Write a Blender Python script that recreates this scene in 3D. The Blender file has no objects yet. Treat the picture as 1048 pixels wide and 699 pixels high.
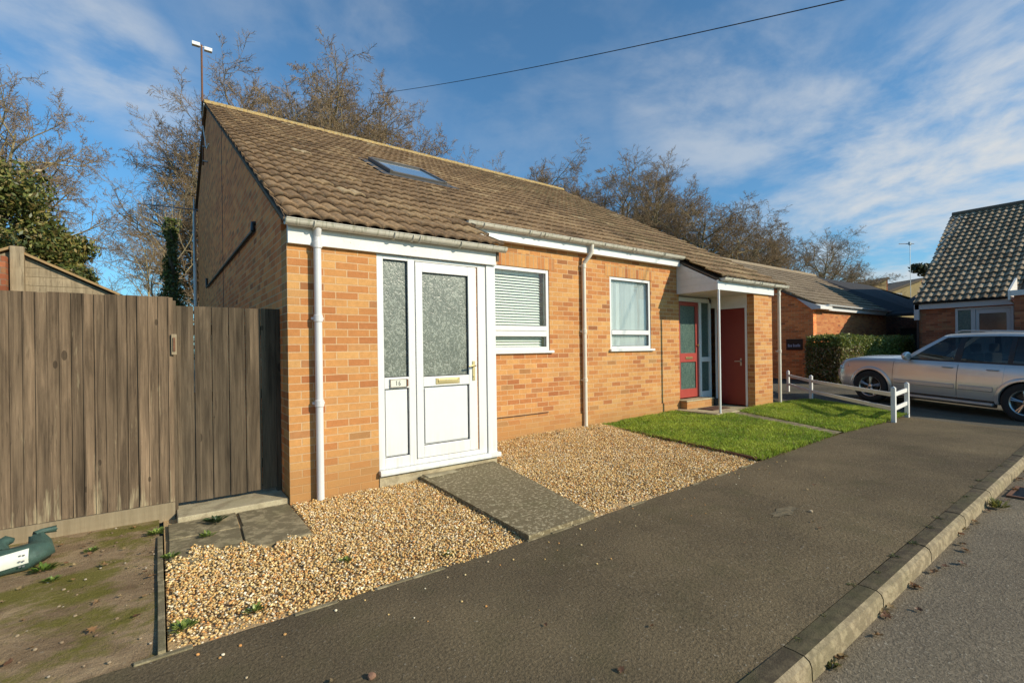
import bpy, bmesh, math, random
import numpy as np
from mathutils import Vector, Matrix
random.seed(7); RNG = np.random.default_rng(7)
sc = bpy.context.scene
COL = sc.collection
R = math.radians

# ------------------------------------------------------------------ helpers
def link(o, parent=None):
    COL.objects.link(o)
    if parent is not None: o.parent = parent
    return o
def tag(o, label=None, cat=None, group=None, kind=None):
    if label: o['label'] = label
    if cat: o['category'] = cat
    if group: o['group'] = group
    if kind: o['kind'] = kind
    return o
def thing(name, label, cat, loc=(0,0,0), rz=0, group=None):
    o = bpy.data.objects.new(name, None); o.empty_display_size = .1
    o.location = loc; o.rotation_euler = (0,0,rz)
    link(o); return tag(o, label, cat, group)

class MB:
    def __init__(s): s.v=[]; s.f=[]; s.mi=[]
    def add(s, vs, fs, mi=0):
        b=len(s.v); s.v.extend([tuple(v) for v in vs])
        for f in fs: s.f.append(tuple(i+b for i in f)); s.mi.append(mi)
        return s
    def box(s,x0,x1,y0,y1,z0,z1,mi=0):
        if x0>x1:x0,x1=x1,x0
        if y0>y1:y0,y1=y1,y0
        if z0>z1:z0,z1=z1,z0
        return s.add([(x0,y0,z0),(x1,y0,z0),(x1,y1,z0),(x0,y1,z0),(x0,y0,z1),(x1,y0,z1),(x1,y1,z1),(x0,y1,z1)],
            [(0,3,2,1),(4,5,6,7),(0,1,5,4),(1,2,6,5),(2,3,7,6),(3,0,4,7)],mi)
    def prism(s, pts, d, mi=0):
        """pts: list of 3-D points of a planar polygon, d: extrusion vector"""
        n=len(pts); a=[Vector(p) for p in pts]; d=Vector(d)
        nrm=Vector((0,0,0))
        for i in range(n): nrm+=a[i].cross(a[(i+1)%n])
        if nrm.dot(d)>0: a=a[::-1]
        b=[p+d for p in a]
        fs=[tuple(range(n)), tuple(range(2*n-1,n-1,-1))]
        for i in range(n):
            j=(i+1)%n; fs.append((i,i+n,j+n,j))
        return s.add([tuple(p) for p in a+b], fs, mi)
    def tube(s, pts, rad, n=8, caps=True, mi=0):
        pts=[Vector(p) for p in pts]
        if not isinstance(rad,(list,tuple)): rad=[rad]*len(pts)
        up=Vector((0,0,1)); rings=[]
        prevu=None
        for i,p in enumerate(pts):
            if i==0: t=pts[1]-p
            elif i==len(pts)-1: t=p-pts[i-1]
            else: t=(pts[i+1]-p).normalized()+(p-pts[i-1]).normalized()
            t.normalize()
            if prevu is None:
                u=t.cross(up) if abs(t.z)<.95 else t.cross(Vector((1,0,0)))
            else: u=prevu-t*prevu.dot(t)
            u.normalize(); prevu=u; w=t.cross(u)
            rings.append([p+(u*math.cos(2*math.pi*k/n)+w*math.sin(2*math.pi*k/n))*rad[i] for k in range(n)])
        vs=[tuple(q) for r in rings for q in r]; fs=[]
        for i in range(len(pts)-1):
            for k in range(n):
                a=i*n+k; b=i*n+(k+1)%n; fs.append((a,b,b+n,a+n))
        if caps: fs.append(tuple(range(n-1,-1,-1))); fs.append(tuple(range((len(pts)-1)*n,len(pts)*n)))
        return s.add(vs,fs,mi)
    def lathe(s, prof, n=24, axis='z', c=(0,0,0), mi=0):
        vs=[];fs=[]
        for (r,h) in prof:
            for k in range(n):
                a=2*math.pi*k/n; x,y=r*math.cos(a),r*math.sin(a)
                p=(x,y,h) if axis=='z' else (x,h,y)
                vs.append((p[0]+c[0],p[1]+c[1],p[2]+c[2]))
        for i in range(len(prof)-1):
            for k in range(n):
                a=i*n+k;b=i*n+(k+1)%n; fs.append((a,b,b+n,a+n) if axis=='z' else (a,a+n,b+n,b))
        return s.add(vs,fs,mi)
    def build(s, name, mats, parent=None, smooth=False, bevel=0, angle=40):
        me=bpy.data.meshes.new(name); me.from_pydata(s.v,[],s.f); me.update()
        if not isinstance(mats,(list,tuple)): mats=[mats]
        for m in mats: me.materials.append(m)
        if len(mats)>1: me.polygons.foreach_set('material_index',s.mi)
        if smooth:
            me.polygons.foreach_set('use_smooth',[True]*len(me.polygons))
            bm=bmesh.new(); bm.from_mesh(me)
            for e in bm.edges:
                if len(e.link_faces)==2 and e.calc_face_angle(0)>R(angle): e.smooth=False
            bm.to_mesh(me); bm.free()
        o=bpy.data.objects.new(name,me); link(o,parent)
        if bevel:
            md=o.modifiers.new('bevel','BEVEL'); md.width=bevel; md.segments=2; md.limit_method='ANGLE'; md.angle_limit=R(50)
        return o
def np_mesh(name, V, F, mat, parent=None, col=None, smooth=False):
    """V (n,3), F (m,k) same-size faces, col (n,3) point colours"""
    me=bpy.data.meshes.new(name); n=len(V); m,k=F.shape
    me.vertices.add(n); me.vertices.foreach_set('co',V.astype(np.float32).ravel())
    me.loops.add(m*k); me.loops.foreach_set('vertex_index',F.astype(np.int32).ravel())
    me.polygons.add(m); me.polygons.foreach_set('loop_start',np.arange(0,m*k,k,dtype=np.int32))
    me.polygons.foreach_set('loop_total',np.full(m,k,dtype=np.int32))
    if smooth: me.polygons.foreach_set('use_smooth',np.ones(m,dtype=bool))
    me.update(calc_edges=True)
    if col is not None:
        at=me.attributes.new('tint','FLOAT_COLOR','POINT')
        c=np.ones((n,4),dtype=np.float32); c[:,:3]=col; at.data.foreach_set('color',c.ravel())
    me.materials.append(mat)
    o=bpy.data.objects.new(name,me); return link(o,parent)
def copy_tree(o, parent=None):
    c=o.copy(); COL.objects.link(c)
    if parent is not None: c.parent=parent
    for ch in [x for x in COL.objects if x.parent==o]: copy_tree(ch,c)
    return c

# ------------------------------------------------------------------ node helpers
class NT:
    def __init__(s,name):
        s.m=bpy.data.materials.new(name); s.m.use_nodes=True; s.t=s.m.node_tree; s.t.nodes.clear()
        s.out=s.n('ShaderNodeOutputMaterial')
    def n(s,t,**kw):
        nd=s.t.nodes.new(t)
        for k,v in kw.items(): setattr(nd,k,v)
        return nd
    def put(s,sock,v):
        if v is None: return
        if hasattr(v,'links') or isinstance(v,bpy.types.NodeSocket): s.t.links.new(v,sock)
        else:
            if isinstance(v,(tuple,list)) and len(v)==3 and sock.type=='RGBA': v=(*v,1)
            sock.default_value=v
    def math(s,op,a,b=None,c=None,clamp=False):
        nd=s.n('ShaderNodeMath',operation=op); nd.use_clamp=clamp
        s.put(nd.inputs[0],a); s.put(nd.inputs[1],b); s.put(nd.inputs[2],c); return nd.outputs[0]
    def mix(s,f,a,b,blend='MIX'):
        nd=s.n('ShaderNodeMix',data_type='RGBA',blend_type=blend)
        s.put(nd.inputs[0],f); s.put(nd.inputs[6],a); s.put(nd.inputs[7],b); return nd.outputs[2]
    def comb(s,x,y,z):
        nd=s.n('ShaderNodeCombineXYZ'); s.put(nd.inputs[0],x);s.put(nd.inputs[1],y);s.put(nd.inputs[2],z); return nd.outputs[0]
    def sep(s,v):
        nd=s.n('ShaderNodeSeparateXYZ'); s.put(nd.inputs[0],v); return nd.outputs
    def noise(s,vec=None,scale=5,detail=4,rough=.55,dist=0,col=False):
        nd=s.n('ShaderNodeTexNoise'); s.put(nd.inputs['Vector'],vec); s.put(nd.inputs['Scale'],scale)
        nd.inputs['Detail'].default_value=detail; nd.inputs['Roughness'].default_value=rough; nd.inputs['Distortion'].default_value=dist
        return nd.outputs['Color' if col else 'Fac']
    def white(s,vec,col=False):
        nd=s.n('ShaderNodeTexWhiteNoise'); s.put(nd.inputs['Vector'],vec); return nd.outputs['Color' if col else 'Value']
    def ramp(s,f,stops,interp='LINEAR'):
        nd=s.n('ShaderNodeValToRGB'); nd.color_ramp.interpolation=interp; s.put(nd.inputs[0],f); e=nd.color_ramp.elements
        while len(e)<len(stops): e.new(.5)
        for el,(p,c) in zip(e,stops):
            el.position=p; el.color=(*c,1) if not isinstance(c,(int,float)) else (c,c,c,1)
        return nd.outputs[0]
    def vmath(s,op,a,b=None):
        nd=s.n('ShaderNodeVectorMath',operation=op); s.put(nd.inputs[0],a); s.put(nd.inputs[1],b); return nd.outputs[0]
    def pos(s): return s.n('ShaderNodeNewGeometry').outputs['Position']
    def obj(s): return s.n('ShaderNodeTexCoord').outputs['Object']
    def bump(s,h,strength=.5,dist=.01,nrm=None):
        nd=s.n('ShaderNodeBump'); nd.inputs['Strength'].default_value=strength; nd.inputs['Distance'].default_value=dist
        s.put(nd.inputs['Height'],h); s.put(nd.inputs['Normal'],nrm); return nd.outputs[0]
    def bsdf(s,col,rough=.8,metal=0,nrm=None,spec=.5,trans=0,coat=0,sss=None):
        b=s.n('ShaderNodeBsdfPrincipled')
        s.put(b.inputs['Base Color'],col); s.put(b.inputs['Roughness'],rough); s.put(b.inputs['Metallic'],metal)
        s.put(b.inputs['Normal'],nrm); b.inputs['Specular IOR Level'].default_value=spec
        b.inputs['Transmission Weight'].default_value=trans; b.inputs['Coat Weight'].default_value=coat
        s.t.links.new(b.outputs[0],s.out.inputs[0]); return b
def simple(name,col,rough=.6,metal=0,var=.15,scale=8,bump=0.0,bscale=60,coat=0,spec=.5):
    t=NT(name); p=t.pos(); f=t.noise(p,scale,5)
    c=t.mix(t.math('MULTIPLY',f,1),tuple(x*(1-var) for x in col),tuple(min(1,x*(1+var)) for x in col))
    nr=t.bump(t.noise(p,bscale,3),bump,.01) if bump else None
    t.bsdf(c,rough,metal,nr,coat=coat,spec=spec); return t.m

# ------------------------------------------------------------------ materials
def brick_mat(name, ramp, mortar, band=.5, stain=None, soldier=False, dark=1.0):
    t=NT(name); g=t.n('ShaderNodeNewGeometry'); P=t.sep(g.outputs['Position']); N=t.sep(g.outputs['True Normal'])
    isx=t.math('GREATER_THAN',t.math('ABSOLUTE',N[0]),.5)
    u=t.math('ADD',t.math('MULTIPLY',P[1],isx),t.math('MULTIPLY',P[0],t.math('SUBTRACT',1,isx)))
    z=P[2]
    W,Hh=.225,.075
    if soldier: u,z=z,u
    v=t.math('DIVIDE',z,Hh); row=t.math('FLOOR',v)
    sh=0 if soldier else t.math('MULTIPLY',t.math('MODULO',t.math('ABSOLUTE',row),2),.5)
    ub=t.math('ADD',t.math('DIVIDE',u,W),sh); 
    if soldier: ub=t.math('ADD',ub,.35)
    cl=t.math('FLOOR',ub)
    w=t.white(t.comb(cl,row,t.math('MULTIPLY',isx,7.3)))
    rw=t.white(t.comb(row,3.1,isx))
    pn=t.noise(t.comb(t.math('MULTIPLY',u,.5),t.math('MULTIPLY',isx,5),t.math('MULTIPLY',z,1.3)),1.3,2)
    f=t.math('ADD',t.math('MULTIPLY',w,1-band*.55),t.math('ADD',t.math('MULTIPLY',rw,band*.3),t.math('MULTIPLY',t.math('SUBTRACT',pn,.5),band*.9)))
    base=t.ramp(f,ramp)
    base=t.mix(t.math('MULTIPLY',t.math('GREATER_THAN',t.white(t.comb(cl,row,9.1)),.965),.45),base,(.13,.06,.032))
    base=t.mix(t.math('MULTIPLY',t.math('GREATER_THAN',t.white(t.comb(cl,row,4.7)),.90),.25),base,(.36,.24,.11))
    fine=t.noise(g.outputs['Position'],90,3,.7)
    mid=t.noise(g.outputs['Position'],22,3,.6)
    base=t.mix(.55,base,t.mix(fine,(.45,.45,.45),(1.0,1.0,1.0)),'MULTIPLY')
    base=t.mix(1,base,t.mix(mid,(.75*1.7,.74*1.7,.72*1.7),(1.15*1.7,1.15*1.7,1.18*1.7)),'MULTIPLY')
    fu=t.math('MULTIPLY',t.math('FRACT',ub),W); fv=t.math('MULTIPLY',t.math('FRACT',v),Hh)
    e=t.math('MINIMUM',t.math('MINIMUM',fu,t.math('SUBTRACT',W,fu)),t.math('MINIMUM',fv,t.math('SUBTRACT',Hh,fv)))
    e=t.math('ADD',e,t.math('MULTIPLY',t.math('SUBTRACT',t.noise(g.outputs['Position'],40,2),.5),.004))
    mr=t.n('ShaderNodeMapRange'); mr.interpolation_type='SMOOTHSTEP'; t.put(mr.inputs[0],e); mr.inputs[1].default_value=.0030; mr.inputs[2].default_value=.0062
    bm_=mr.outputs[0]
    mc=t.mix(fine,tuple(x*.8 for x in mortar),tuple(min(1,x*1.15) for x in mortar))
    c=t.mix(bm_,mc,base)
    # slow weathering
    big=t.noise(g.outputs['Position'],.9,4,.6)
    c=t.mix(1,c,t.mix(big,(.80*dark,.79*dark,.78*dark),(1.15*dark,1.13*dark,1.08*dark)),'MULTIPLY')
    if stain:
        s=t.math('SUBTRACT',1,t.math('DIVIDE',t.math('ADD',P[2],t.math('MULTIPLY',big,-.25)),.42),clamp=True)
        c=t.mix(t.math('MULTIPLY',s,.8),c,stain)
    nr=t.bump(t.math('ADD',t.math('MULTIPLY',bm_,.6),t.math('MULTIPLY',fine,.5)),.55,.006)
    t.bsdf(c,.9,0,nr,spec=.25); return t.m
BR=[(0,(.30,.105,.045)),(.12,(.38,.15,.06)),(.26,(.50,.22,.085)),(.42,(.58,.29,.11)),(.62,(.64,.355,.145)),(.85,(.70,.43,.19)),(1,(.60,.27,.10))]
BR=[(p,(c[0]*.42+.140,c[1]*.43+.052,c[2]*.34+.022)) for p,c in BR]
M={}
M['brick']=brick_mat('yellow_orange_brick',BR,(.60,.41,.235),stain=(.40,.21,.075))
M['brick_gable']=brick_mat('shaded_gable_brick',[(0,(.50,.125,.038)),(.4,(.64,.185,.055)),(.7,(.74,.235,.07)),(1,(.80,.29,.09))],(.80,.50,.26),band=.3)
M['soldier']=brick_mat('soldier_course_brick',BR,(.46,.33,.19),soldier=True,band=.1)
M['brick2']=brick_mat('red_orange_brick',[(p,(c[0]*.95,c[1]*.75,c[2]*.7)) for p,c in BR],(.34,.23,.16))
M['brick3']=brick_mat('dark_red_brick',[(0,(.12,.04,.02)),(.5,(.26,.085,.04)),(1,(.34,.13,.06))],(.25,.17,.12))

def tile_mat(name, cols, moss=0.3, mossx=None, gauge=.33, width=.30, lichen=.3, mosscol=(.085,.075,.03), mode=1):
    t=NT(name); p=t.pos(); a=t.n('ShaderNodeAttribute'); a.attribute_name='tint'
    A=t.sep(a.outputs['Color'])
    base=t.ramp(A[0],cols)
    n1=t.noise(p,6,5,.65); n2=t.noise(p,26,4,.75); n3=t.noise(p,1.1,4,.6)
    c=t.mix(1,base,t.mix(t.ramp(n2,[(.3,0),(.7,1)]),(.52,.50,.48),(1.55,1.52,1.45)),'MULTIPLY')
    c=t.mix(1,c,t.mix(n3,(.8,.8,.82),(1.2,1.18,1.12)),'MULTIPLY')
    # moss collects in valleys (tint.g = profile height) and where the noise is high
    f=t.math('ADD',t.math('MULTIPLY',n1,1.2),t.math('MULTIPLY',t.math('SUBTRACT',.5,A[1]),.45))
    f=t.math('ADD',f,t.math('MULTIPLY',n3,.6))
    if mossx:
        X=t.sep(p)[0]
        s=t.math('DIVIDE',t.math('SUBTRACT',X,mossx[0]),mossx[1]-mossx[0],clamp=True)
        f=t.math('ADD',f,t.math('MULTIPLY',s,mossx[2]))
    mm=t.n('ShaderNodeMapRange'); t.put(mm.inputs[0],f); mm.inputs[1].default_value=1.15-moss; mm.inputs[2].default_value=1.5-moss
    c=t.mix(t.math('MULTIPLY',mm.outputs[0],.8),c,t.mix(n2,tuple(x*.5 for x in mosscol),tuple(x*1.8 for x in mosscol)))
    lf=t.math('GREATER_THAN',t.noise(p,28,3,.6),.70-lichen*.3)
    c=t.mix(t.math('MULTIPLY',lf,lichen),c,(.42,.39,.27))
    c=t.mix(t.math('MULTIPLY',t.math('SUBTRACT',1,A[2]),.85),c,(.015,.012,.01))  # shadow at tile lips and side edges painted into the colour (tint.b)
    t.bsdf(c,.92,0,t.bump(n2,.5,.008),spec=.2); return t.m
M['tile']=tile_mat('brown_concrete_tile',[(0,(.13,.08,.045)),(.3,(.22,.14,.078)),(.6,(.30,.195,.108)),(.85,(.39,.27,.15)),(1,(.48,.37,.23))],moss=.05,mossx=(4.6,7.2,.42),lichen=.3)
M['tile2']=tile_mat('grey_brown_concrete_tile',[(0,(.13,.10,.07)),(.5,(.22,.17,.12)),(1,(.31,.25,.18))],moss=.3,lichen=.35)
M['tile3']=tile_mat('pale_worn_pantile',[(0,(.16,.11,.07)),(.5,(.33,.25,.165)),(1,(.44,.35,.25))],moss=.0,lichen=.3)
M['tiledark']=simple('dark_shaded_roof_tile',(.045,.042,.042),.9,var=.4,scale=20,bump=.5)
def upvc():
    t=NT('white_upvc'); p=t.pos(); z=t.sep(p)[2]; n=t.noise(p,9,5,.7); n2=t.noise(t.vmath('MULTIPLY',p,(14,14,1.2)),1.5,4,.6)
    c=t.mix(n,(.70,.70,.67),(.74,.74,.715)); k=t.math('SUBTRACT',1,t.math('DIVIDE',z,.55),clamp=True)
    c=t.mix(t.math('MULTIPLY',t.math('ADD',t.math('MULTIPLY',k,.5),.04),t.ramp(n2,[(.4,0),(.75,1)])),c,(.36,.31,.22))
    t.bsdf(c,t.math('ADD',.25,t.math('MULTIPLY',n,.25))); return t.m
M['upvc']=upvc()
def white_paint():
    t=NT('weathered_white_paint'); p=t.pos(); n=t.noise(p,5,5,.7); n2=t.noise(p,60,3)
    c=t.mix(n,(.60,.58,.52),(.82,.81,.77)); c=t.mix(t.math('GREATER_THAN',n2,.68),c,(.45,.42,.34))
    t.bsdf(c,.55,0,t.bump(n2,.15,.004)); return t.m
M['wpaint']=white_paint()
M['pipe2']=simple('cream_downpipe',(.68,.62,.50),.4,var=.14,scale=4)
def gutter_mat():
    t=NT('dirty_white_gutter'); p=t.pos(); P=t.sep(p)
    n=t.noise(t.comb(t.math('MULTIPLY',P[0],2),P[1],t.math('MULTIPLY',P[2],1)),6,5,.7)
    n2=t.noise(t.comb(t.math('MULTIPLY',P[0],40),t.math('MULTIPLY',P[1],8),t.math('MULTIPLY',P[2],5)),1,3)
    c=t.mix(n,(.44,.40,.29),(.78,.74,.64)); c=t.mix(t.math('MULTIPLY',t.math('GREATER_THAN',n2,.58),.45),c,(.25,.26,.16))
    t.bsdf(c,.45); return t.m
M['gutter']=gutter_mat()
M['pipe']=simple('grey_white_downpipe',(.66,.64,.62),.35,var=.12,scale=4)
M['black']=simple('black_plastic',(.012,.012,.013),.45,var=.3)
M['rubber']=simple('tyre_rubber',(.02,.019,.018),.85,var=.3,bump=.3)
M['brass']=simple('polished_brass',(.55,.43,.22),.38,1,var=.25)
M['metal']=simple('galvanised_metal',(.38,.38,.38),.45,1,var=.2,scale=25)
M['rust']=simple('rusty_metal',(.18,.085,.045),.8,.3,var=.5,scale=40,bump=.4)
M['undercloak']=simple('dark_verge_mortar',(.15,.11,.075),.95,var=.4,scale=20,bump=.5)
M['ridge']=tile_mat('ridge_tile_lichen',[(0,(.30,.20,.07)),(.5,(.36,.25,.10)),(1,(.40,.30,.14))],moss=.0,mossx=(4,9,.3),lichen=.5,mosscol=(.28,.20,.05))
M['interior']=simple('dark_interior',(.05,.045,.04),.9)
M['curtain']=simple('pale_blind_fabric',(.93,.92,.89),.8,var=.05)
M['blind']=simple('cream_blind_slat',(.93,.91,.84),.5,var=.05)

def clear_glass(name='clear_window_glass',tint=(.92,.95,.94),gloss=.5,wav=1):
    t=NT(name); fr=t.n('ShaderNodeLayerWeight'); fr.inputs[0].default_value=.5
    f=t.math('MULTIPLY',t.math('ADD',.045,t.math('MULTIPLY',t.math('POWER',fr.outputs['Facing'],4.5),.9)),gloss*1.3,clamp=True)
    a=t.n('ShaderNodeBsdfTransparent'); t.put(a.inputs[0],tint)
    b=t.n('ShaderNodeBsdfGlossy'); b.inputs['Roughness'].default_value=.015
    
    if wav: t.put(b.inputs['Normal'],t.bump(t.noise(t.pos(),1.2,1),.08,.05))
    m=t.n('ShaderNodeMixShader'); t.put(m.inputs[0],f); t.t.links.new(a.outputs[0],m.inputs[1]); t.t.links.new(b.outputs[0],m.inputs[2])
    t.t.links.new(m.outputs[0],t.out.inputs[0]); return t.m
M['glass']=clear_glass()
M['carglass']=clear_glass('tinted_car_glass',(.30,.34,.34),.75,0)
M['skyglass']=None
def obscure(name,c1,c2,c3,sc_=30):
    t=NT(name); p=t.obj(); P=t.sep(p)
    q=t.comb(t.math('MULTIPLY',P[0],1),P[1],t.math('MULTIPLY',P[2],.75))
    w=t.noise(q,sc_,2,.5,2.2); w2=t.noise(q,sc_*2.3,2,.6,1.5); big=t.noise(q,3,2)
    r=t.ramp(w,[(.30,c1),(.44,c2),(.5,c1),(.58,c3),(.68,c2)])
    r=t.mix(t.math('MULTIPLY',w2,.6),r,c2); r=t.mix(1,r,t.mix(big,(.7,.7,.7),(1.25,1.25,1.25)),'MULTIPLY')
    t.bsdf(r,.30,0,t.bump(t.math('ADD',w,t.math('MULTIPLY',w2,.4)),.45,.008),spec=.55); return t.m
M['obscure']=obscure('patterned_obscure_glass',(.06,.072,.055),(.18,.195,.155),(.38,.40,.33),19)
M['obscure_green']=obscure('green_stippled_glass',(.015,.035,.03),(.055,.11,.09),(.20,.27,.22),38)
M['redpaint']=simple('faded_red_paint',(.36,.050,.036),.45,var=.15,scale=10)
M['redpaint_dark']=simple('oxblood_red_paint',(.20,.022,.016),.42,var=.12,scale=6)

def wood_mat(name,light,darkc,bw,axis=0,weather=True):
    t=NT(name); p=t.pos(); P=t.sep(p)
    bi=t.math('FLOOR',t.math('DIVIDE',P[axis],bw)); wn=t.white(t.comb(bi,1.7,0.3))
    off=t.math('MULTIPLY',wn,37)
    q=t.comb(t.math('ADD',t.math('MULTIPLY',P[axis],55),off),t.math('MULTIPLY',P[1-axis],30),t.math('ADD',t.math('MULTIPLY',P[2],1.6),off))
    g1=t.noise(q,1.0,5,.65,.6)
    q2=t.comb(t.math('ADD',t.math('MULTIPLY',P[axis],9),off),0.0,t.math('ADD',t.math('MULTIPLY',P[2],1.1),off))
    g2=t.noise(q2,1.0,4,.6,.5)
    kn=t.n('ShaderNodeTexVoronoi'); t.put(kn.inputs['Vector'],t.comb(t.math('ADD',t.math('MULTIPLY',P[axis],8),off),0,t.math('ADD',t.math('MULTIPLY',P[2],3.4),off))); kn.inputs['Scale'].default_value=.8
    k=t.math('LESS_THAN',kn.outputs['Distance'],.13)
    c=t.mix(t.ramp(g1,[(.18,0),(.80,1)]),darkc,light)
    c=t.mix(1,c,t.mix(t.ramp(g2,[(.3,0),(.7,1)]),(.48,.47,.46),(1.5,1.46,1.42)),'MULTIPLY')
    c=t.mix(t.math('MULTIPLY',t.math('LESS_THAN',t.noise(q,2.3,3,.6),.36),.45),c,tuple(x*.5 for x in darkc))
    c=t.mix(1,c,t.mix(wn,(.68,.67,.65),(1.25,1.2,1.14)),'MULTIPLY')
    c=t.mix(t.math('MULTIPLY',k,.6),c,tuple(x*.35 for x in darkc))
    if weather:
        pal=t.noise(t.comb(t.math('MULTIPLY',P[axis],16),0,t.math('MULTIPLY',P[2],1.5)),1,4,.7)
        zz=t.math('SUBTRACT',1,t.math('DIVIDE',P[2],.45),clamp=True)
        s=t.math('MULTIPLY',t.math('SUBTRACT',t.math('ADD',pal,t.math('MULTIPLY',zz,.20)),.62,clamp=True),7,clamp=True)
        c=t.mix(t.math('MULTIPLY',s,.75),c,(.40,.33,.20))
    t.bsdf(c,.9,0,t.bump(g1,.5,.006),spec=.2); return t.m
M['fence']=wood_mat('weathered_grey_brown_boards',(.240,.176,.116),(.050,.037,.026),.070)
M['gate']=wood_mat('dark_weathered_gate_boards',(.155,.122,.084),(.042,.033,.024),.137,weather=False)
M['gravelboard']=wood_mat('pale_weathered_rail',(.76,.63,.42),(.50,.40,.25),5.0,axis=1,weather=False)
M['shedwood']=wood_mat('old_silver_shed_boards',(.50,.42,.29),(.20,.16,.105),5.0,axis=1,weather=False)

def asphalt(name,base,grain=.5,moss=.3,warm=(1,.93,.82)):
    t=NT(name); p=t.pos()
    n=t.math('ADD',t.math('MULTIPLY',t.ramp(t.noise(p,62,3,.8),[(.32,0),(.68,1)]),.6),t.math('MULTIPLY',t.noise(p,170,3,.8),.4)); n2=t.noise(p,48,2,.6); big=t.noise(p,.7,5,.62); b2=t.noise(p,2.6,4,.6)
    c=t.mix(n,tuple(base*.38*w for w in warm),tuple(base*1.75*w for w in warm))
    c=t.mix(t.math('MULTIPLY',t.math('GREATER_THAN',n2,.68),.6),c,(base*2.7,base*2.4,base*1.9))
    c=t.mix(1,c,t.mix(t.ramp(big,[(.25,0),(.75,1)]),(.62,.62,.64),(1.4,1.37,1.28)),'MULTIPLY')
    st=t.noise(p,1.7,6,.75,.1); sr=t.ramp(st,[(.5,0),(.8,1)]); c=t.mix(t.math('MULTIPLY',sr,.3),c,(base*.45,base*.40,base*.30))
    m=t.n('ShaderNodeMapRange'); t.put(m.inputs[0],b2); m.inputs[1].default_value=.52; m.inputs[2].default_value=.8
    c=t.mix(t.math('MULTIPLY',m.outputs[0],moss),c,(.085,.078,.035))
    cr=t.n('ShaderNodeTexVoronoi'); cr.feature='DISTANCE_TO_EDGE'; t.put(cr.inputs['Vector'],t.vmath('ADD',p,t.n('ShaderNodeTexNoise').outputs['Color'])); cr.inputs['Scale'].default_value=.55
    t.bsdf(c,.95,0,t.bump(t.math('ADD',n,n2),.75,.006),spec=.12); return t.m
M['pavement']=asphalt('brown_grey_tarmac_pavement',.120,moss=.5,warm=(1.12,.86,.52))
M['road']=asphalt('worn_grey_road_tarmac',.165,moss=.15,warm=(1.04,.86,.62))
M['drive']=asphalt('driveway_tarmac',.112,moss=.2,warm=(1,.87,.66))
def concrete(name,light,dark,scale=14,thr=.5,moss=.3):
    t=NT(name); p=t.pos()
    n=t.noise(p,scale,5,.7,.3); f=t.noise(p,120,3,.7); big=t.noise(p,2.2,4)
    m=t.n('ShaderNodeMapRange'); t.put(m.inputs[0],n); m.inputs[1].default_value=thr-.05; m.inputs[2].default_value=thr+.08
    c=t.mix(m.outputs[0],dark,light); c=t.mix(1,c,t.mix(f,(.65,.65,.65),(1.3,1.3,1.3)),'MULTIPLY')
    m2=t.n('ShaderNodeMapRange'); t.put(m2.inputs[0],big); m2.inputs[1].default_value=.5; m2.inputs[2].default_value=.75
    c=t.mix(t.math('MULTIPLY',m2.outputs[0],moss),c,(.12,.12,.045))
    t.bsdf(c,.92,0,t.bump(t.math('ADD',f,n),.5,.006),spec=.2); return t.m
M['path']=concrete('lichen_blotched_concrete',(.50,.42,.26),(.185,.145,.080),34,.56,.25)
M['slab']=concrete('old_grey_slab',(.36,.295,.175),(.19,.155,.09),9,.52,.6)
M['step']=concrete('pale_yellow_concrete',(.46,.39,.25),(.33,.27,.17),5,.45,.25)
M['kerb']=concrete('buff_kerb_stone',(.36,.285,.175),(.23,.18,.11),16,.5,.35)
M['kerbtop']=concrete('dirty_kerb_top',(.118,.092,.055),(.075,.058,.036),14,.5,.5)
def dirt():
    t=NT('bare_mossy_soil'); p=t.pos(); P=t.sep(p)
    n=t.noise(p,3.2,5,.65,.3); f=t.noise(p,110,3,.8); m_=t.noise(t.vmath('MULTIPLY',p,(1.0,1.5,1)),1.9,4,.62,.4); v=t.noise(p,25,4,.7)
    c=t.mix(t.ramp(n,[(.3,0),(.7,1)]),(.19,.125,.07),(.46,.33,.19)); c=t.mix(1,c,t.mix(f,(.5,.5,.5),(1.45,1.45,1.45)),'MULTIPLY')
    c=t.mix(t.math('MULTIPLY',t.math('GREATER_THAN',v,.64),.55),c,(.36,.29,.20))
    mr=t.n('ShaderNodeMapRange'); t.put(mr.inputs[0],t.math('ADD',m_,t.math('MULTIPLY',v,.22))); mr.inputs[1].default_value=.585; mr.inputs[2].default_value=.72
    c=t.mix(t.math('MULTIPLY',mr.outputs[0],.85),c,t.mix(f,(.085,.085,.012),(.24,.215,.04)))
    t.bsdf(c,.97,0,t.bump(t.math('ADD',f,t.math('MULTIPLY',v,1.4)),.9,.012),spec=.1); return t.m
M['dirt']=dirt()
M['gravelbed']=simple('gravel_bed',(.46,.31,.15),.95,var=.5,scale=60,bump=.8)
def tint_mat(name,rough=.8,spec=.3,trans=0,mul=1.0,bump=0):
    t=NT(name); a=t.n('ShaderNodeAttribute'); a.attribute_name='tint'
    c=t.mix(1,a.outputs['Color'],(mul,mul,mul),'MULTIPLY')
    if trans:
        d=t.n('ShaderNodeBsdfPrincipled'); t.put(d.inputs['Base Color'],c); d.inputs['Roughness'].default_value=rough; d.inputs['Specular IOR Level'].default_value=spec
        tr=t.n('ShaderNodeBsdfTranslucent'); t.put(tr.inputs[0],c); m=t.n('ShaderNodeMixShader'); m.inputs[0].default_value=trans
        t.t.links.new(d.outputs[0],m.inputs[1]); t.t.links.new(tr.outputs[0],m.inputs[2]); t.t.links.new(m.outputs[0],t.out.inputs[0])
    else: t.bsdf(c,rough,0,t.bump(t.noise(t.pos(),150,2),bump,.003) if bump else None,spec=spec)
    return t.m
M['pebble']=tint_mat('warm_gravel_stone',.75,.3,bump=.3)
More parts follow.
